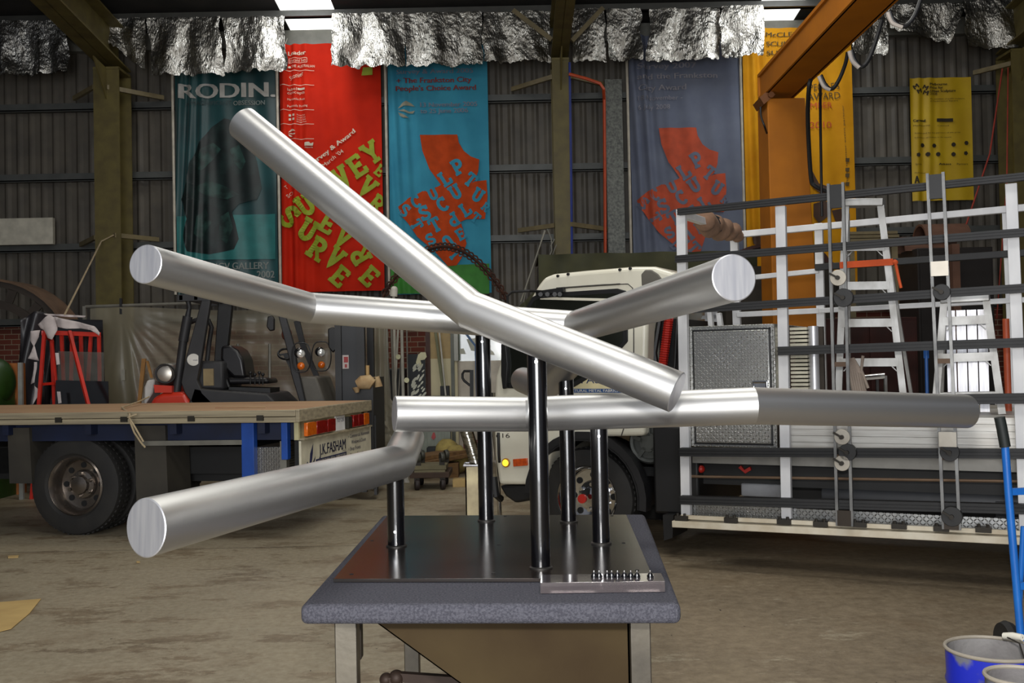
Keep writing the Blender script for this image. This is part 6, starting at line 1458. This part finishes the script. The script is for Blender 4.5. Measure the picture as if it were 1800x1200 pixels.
# rusty chain slung in an arch behind the crossing tubes
ch_m = mat('rusty_chain', (84, 52, 38), .7, .4, (54, 34, 28), 8)
pts = []
for k in range(60):
    u = k/59; x_ = 672+u*(892-672); y_ = 526-96*math.sin(math.pi*u)**.8 + 6*u
    pts.append(W(x_, y_, 14.2))
t = thing('chain_arch', 'rusty chain-clad steel hoop rising behind the crossing aluminium tubes', 'hoop', (pts[0].x, 14.2, 0))
MB().tube(pts, .022, 8).build('hoop', ch_m, t)
mb = MB()
for k in range(0, 59, 1):
    p, q = pts[k], pts[k+1]; c = (p+q)/2; d = (q-p).normalized(); n_ = Vector((-d.z, 0, d.x))
    o1, o2 = (n_*.05, Vector((0, .03, 0))) if k % 2 else (Vector((0, .05, 0)), n_*.03)
    mb.tube([c+d*.05*math.cos(j*math.tau/8)+o1*math.sin(j*math.tau/8) for j in range(8)], .013, 5, closed=True)
mb.build('chain', ch_m, t)['kind'] = 'stuff'
for e in (pts[0], pts[-1]): MB().bar(e, Vector((e.x, 14.2, 0)), .05, .05, up=(0, 1, 0)).build('hoop_leg', ch_m, t)
o = MB().cyl(W(692, 521, 14.0), W(693, 510, 14.0), .05, 16).sphere(W(693, 509, 14.0), .05, 8).cyl(W(692, 521, 14.0), (W(692, 521, 14.0).x, 14.0, 0), .02, 8).build('white_capped_pole', mat('white_plastic', (214, 210, 196), .5), None); tag(o, 'thin pole with a white plastic cap, behind the rear aluminium tube', 'pole')
t = thing('hanging_wires', 'thin grey wires hanging beside the central column above the cab', 'wires', (W(965, 400, 15.6).x, 15.6, W(965, 400, 15.6).z))
for xs in (((962, 402), (969, 420), (970, 440), (964, 455)), ((975, 420), (968, 432), (971, 448), (978, 430)), ((957, 404), (946, 440), (926, 500), (918, 545))):
    MB().tube([W(x_, y_, 15.6) for x_, y_ in xs], .010, 6).build('wire', mat('grey_wire', (130, 128, 118), .6), t)
# dark sheet under forklift side and dark drum, seen left of downpipe
o = MB().bar(W(664, 778, 12.6), W(705, 776, 12.6), .3, .05).build('pallet_board', mat('dark_plank', (84, 52, 40), .85), None); tag(o, 'dark red-brown board under the clear plastic wrap', 'board')
p = W(664, 778, 12.6); o.location.z -= 0
o = MB().box(p.x-.05, p.x+.32, 12.5, 12.9, 0, p.z-.03).build('low_trestle', mat('matt_black', (16, 22, 26), .6), None); tag(o, 'low black trestle carrying the dark red-brown board', 'trestle')
mb = MB(); random.seed(5)
cp0 = W(678, 730, 12.5)
def clump(u, v):
    x = cp0.x-.30+.62*u+.04*noise.noise((u*6, v*6, 1)); z = p.z+.03+(1-abs(2*u-1)**1.6)*.55*v
    return (x, 12.62-.25*math.sin(u*math.pi)*(1-v*.6)+.07*noise.noise((u*9, v*9, 4)), z+.04*noise.noise((u*8, v*8, 7)))
o = MB().grid(36, 30, clump).build('crumpled_plastic', pm, None, smooth=50); tag(o, 'heap of crumpled clear plastic by the foot of the forklift mast', 'plastic wrap')

# ================================================================ NEAR RIGHT: blue trolley frame and paint-stained buckets
btr = mat('blue_tube_paint', (28, 110, 196), .4, 0, (22, 92, 176), 4)
YH = 4.6
H = lambda x_, y_, dy=0: W(x_, y_, YH+dy)
t = thing('hand_trolley', 'bright blue tubular hand trolley with a black grip, at the right edge', 'trolley', (H(1800, 1100).x, YH, 0))
q0 = H(1792, 1110)
base = Vector((H(1800, 1110).x, YH, 0))
top_ = H(1766, 772); mid_ = H(1773, 870); low_ = H(1788, 1045)
MB().tube([top_, mid_, low_, low_+(low_-mid_)*((0.02-low_.z)/(low_-mid_).z)], .017, 16).build('side_tube', btr, t)
off = Vector((.36, .05, 0))
MB().tube([top_+off, mid_+off, low_+off, low_+(low_-mid_)*((0.02-low_.z)/(low_-mid_).z)+off], .017, 16).build('side_tube', btr, t)
MB().tube([H(1757, 733), H(1761, 752), H(1767, 785)], .0235, 18).build('grip', mat('dark_grip', (28, 34, 32), .6), t)
MB().tube([H(1757, 733)+off, H(1761, 752)+off, H(1767, 785)+off], .0235, 18).build('grip', mat('dark_grip', (28, 34, 32), .6), t)
for y_, x_ in ((864, 1774), (1030, 1787)): a = H(x_, y_); MB().bar(a, a+off, .02, .03).build('crossbar', btr, t)
a = H(1780, 945, .06); MB().tube([a+Vector((.05, 0, .05)), H(1792, 1060, .1), Vector((H(1800, 1120, .1).x, YH+.12, .03))], .012, 10).build('rear_strut', btr, t)
MB().box(base.x-.05, base.x+.42, YH-.28, YH+.06, .0, .012).build('toe_plate', btr, t)
for dx in (-.03, .36): MB().lathe([(.04, -.02), (.09, -.025), (.10, 0), (.09, .025), (.04, .02)], (base.x+dx+.04, YH+.18, .10), (1, 0, 0), 28).build('wheel', rubber, t)

tin = mat('paint_stained_tin', (120, 120, 128), .6, .2, (96, 98, 108), 7, bump=.2, contrast=(.35, .65)); btin = mat('blue_drum_paint', (34, 46, 180), .35, 0, (112, 114, 124), 4.5, contrast=(.46, .51))
inn = mat('dried_grey_paint', (132, 130, 128), .75, 0, (104, 100, 100), 8, bump=.3, contrast=(.35, .7))
def bucket(label, px0, px1, prim, yy, hgt, mo, zr=None, handle=True):
    c = (W(px0, prim, yy)+W(px1, prim, yy))/2; r = (W(px1, prim, yy).x-W(px0, prim, yy).x)/2; z1 = zr
    t = thing('paint_bucket', label, 'bucket', (c.x, yy, 0), group='paint-stained buckets at the lower right')
    rb = r*.88
    MB().lathe([(rb, 0), (rb*1.02, hgt*.02), (rb+(r-rb)*.55, hgt*.55), (rb+(r-rb)*.57, hgt*.57), (rb+(r-rb)*.60+.004, hgt*.58), (rb+(r-rb)*.62, hgt*.60), (rb+(r-rb)*.85, hgt*.85), (rb+(r-rb)*.86+.004, hgt*.87), (r*.985, hgt*.89), (r, hgt-.006)], (c.x, yy, 0), n=64, caps=False).build('bucket_wall', mo, t)
    MB().lathe([(r*.97, hgt-.004), (r*.95, hgt*.8), (rb*.96, .03), (.001, .03)], (c.x, yy, 0), n=48, caps=False).build('bucket_inside', inn, t)
    MB().tube([(c.x+r*math.cos(k*math.tau/64), yy+r*math.sin(k*math.tau/64), hgt) for k in range(64)], .005, 8, closed=True).build('rim', mat('rim_tan', (150, 142, 128), .6), t)
    if handle:
        p1 = Vector((c.x+r*.99, yy+.0, hgt-.02)); p0 = Vector((c.x-r*.99, yy, hgt-.02))
    return t, c, r
yb1 = 2.75; hb = (W(1730, 1140, yb1).z)
t1, c1, r1 = bucket('large blue and grey paint-stained bucket, taller of the two at lower right', 1667, 1822, 1140, yb1, hb, btin)
g0 = W(1765, 1117, yb1+.02); g1 = W(1797, 1120, yb1-.03)
MB().tube([g0, g0.lerp(g1, .5)+Vector((0, 0, .002)), g1], [.0085, .0095, .0085], 14).build('handle_grip', mat('white_plastic', (214, 210, 196), .5), t1)
MB().tube([Vector((g0.x, yb1-r1*.93, hb-.03)), Vector((g0.x+.002, yb1-r1*.5, hb+.03)), g0, g1, Vector((g1.x+.04, yb1+r1*.6, hb+.01)), Vector((g1.x+.05, yb1+r1*.80, hb-.02))], .0022, 6).build('wire_handle', mat('dark_wire', (50, 46, 42), .5, .6), t1)
MB().sphere((g0.x, yb1-r1*.95, hb-.03), .008, 6).build('handle_lug', mat('dark_wire', (50, 46, 42), .5, .6), t1)
rim2 = W(1790, 1188, 2.3)
t2, c2_, r2_ = bucket('smaller grey paint-crusted bucket in front, cut off by the lower right corner', 1736, 1850, 1190, 2.3, rim2.z, tin)

# cardboard sheet and litter on the floor
o = MB().prism([ZP(-40, 1062, .004), ZP(72, 1053, .004), ZP(52, 1078, .004), ZP(20, 1105, .004), ZP(-60, 1125, .004)], (0, 0, .004)).build('cardboard_sheet', mat('cardboard', (196, 166, 106), .85, 0, (180, 150, 94), 5), None, smooth=0); tag(o, 'tan cardboard sheet lying on the floor at lower left', 'cardboard')
o = MB().prism([ZP(14, 978, .002), ZP(33, 977, .002), ZP(32, 980, .002), ZP(14, 981, .002)], (0, 0, .008)).build('wood_chip', br3, None); tag(o, 'small pale wood chip on the floor in front of the truck wheel', 'chip')
o = MB().prism([ZP(240, 987, .002), ZP(246, 987, .002), ZP(246, 989, .002), ZP(240, 989, .002)], (0, 0, .006)).build('wood_chip', br3, None); tag(o, 'tiny pale chip on the floor under the front left aluminium tube', 'chip')
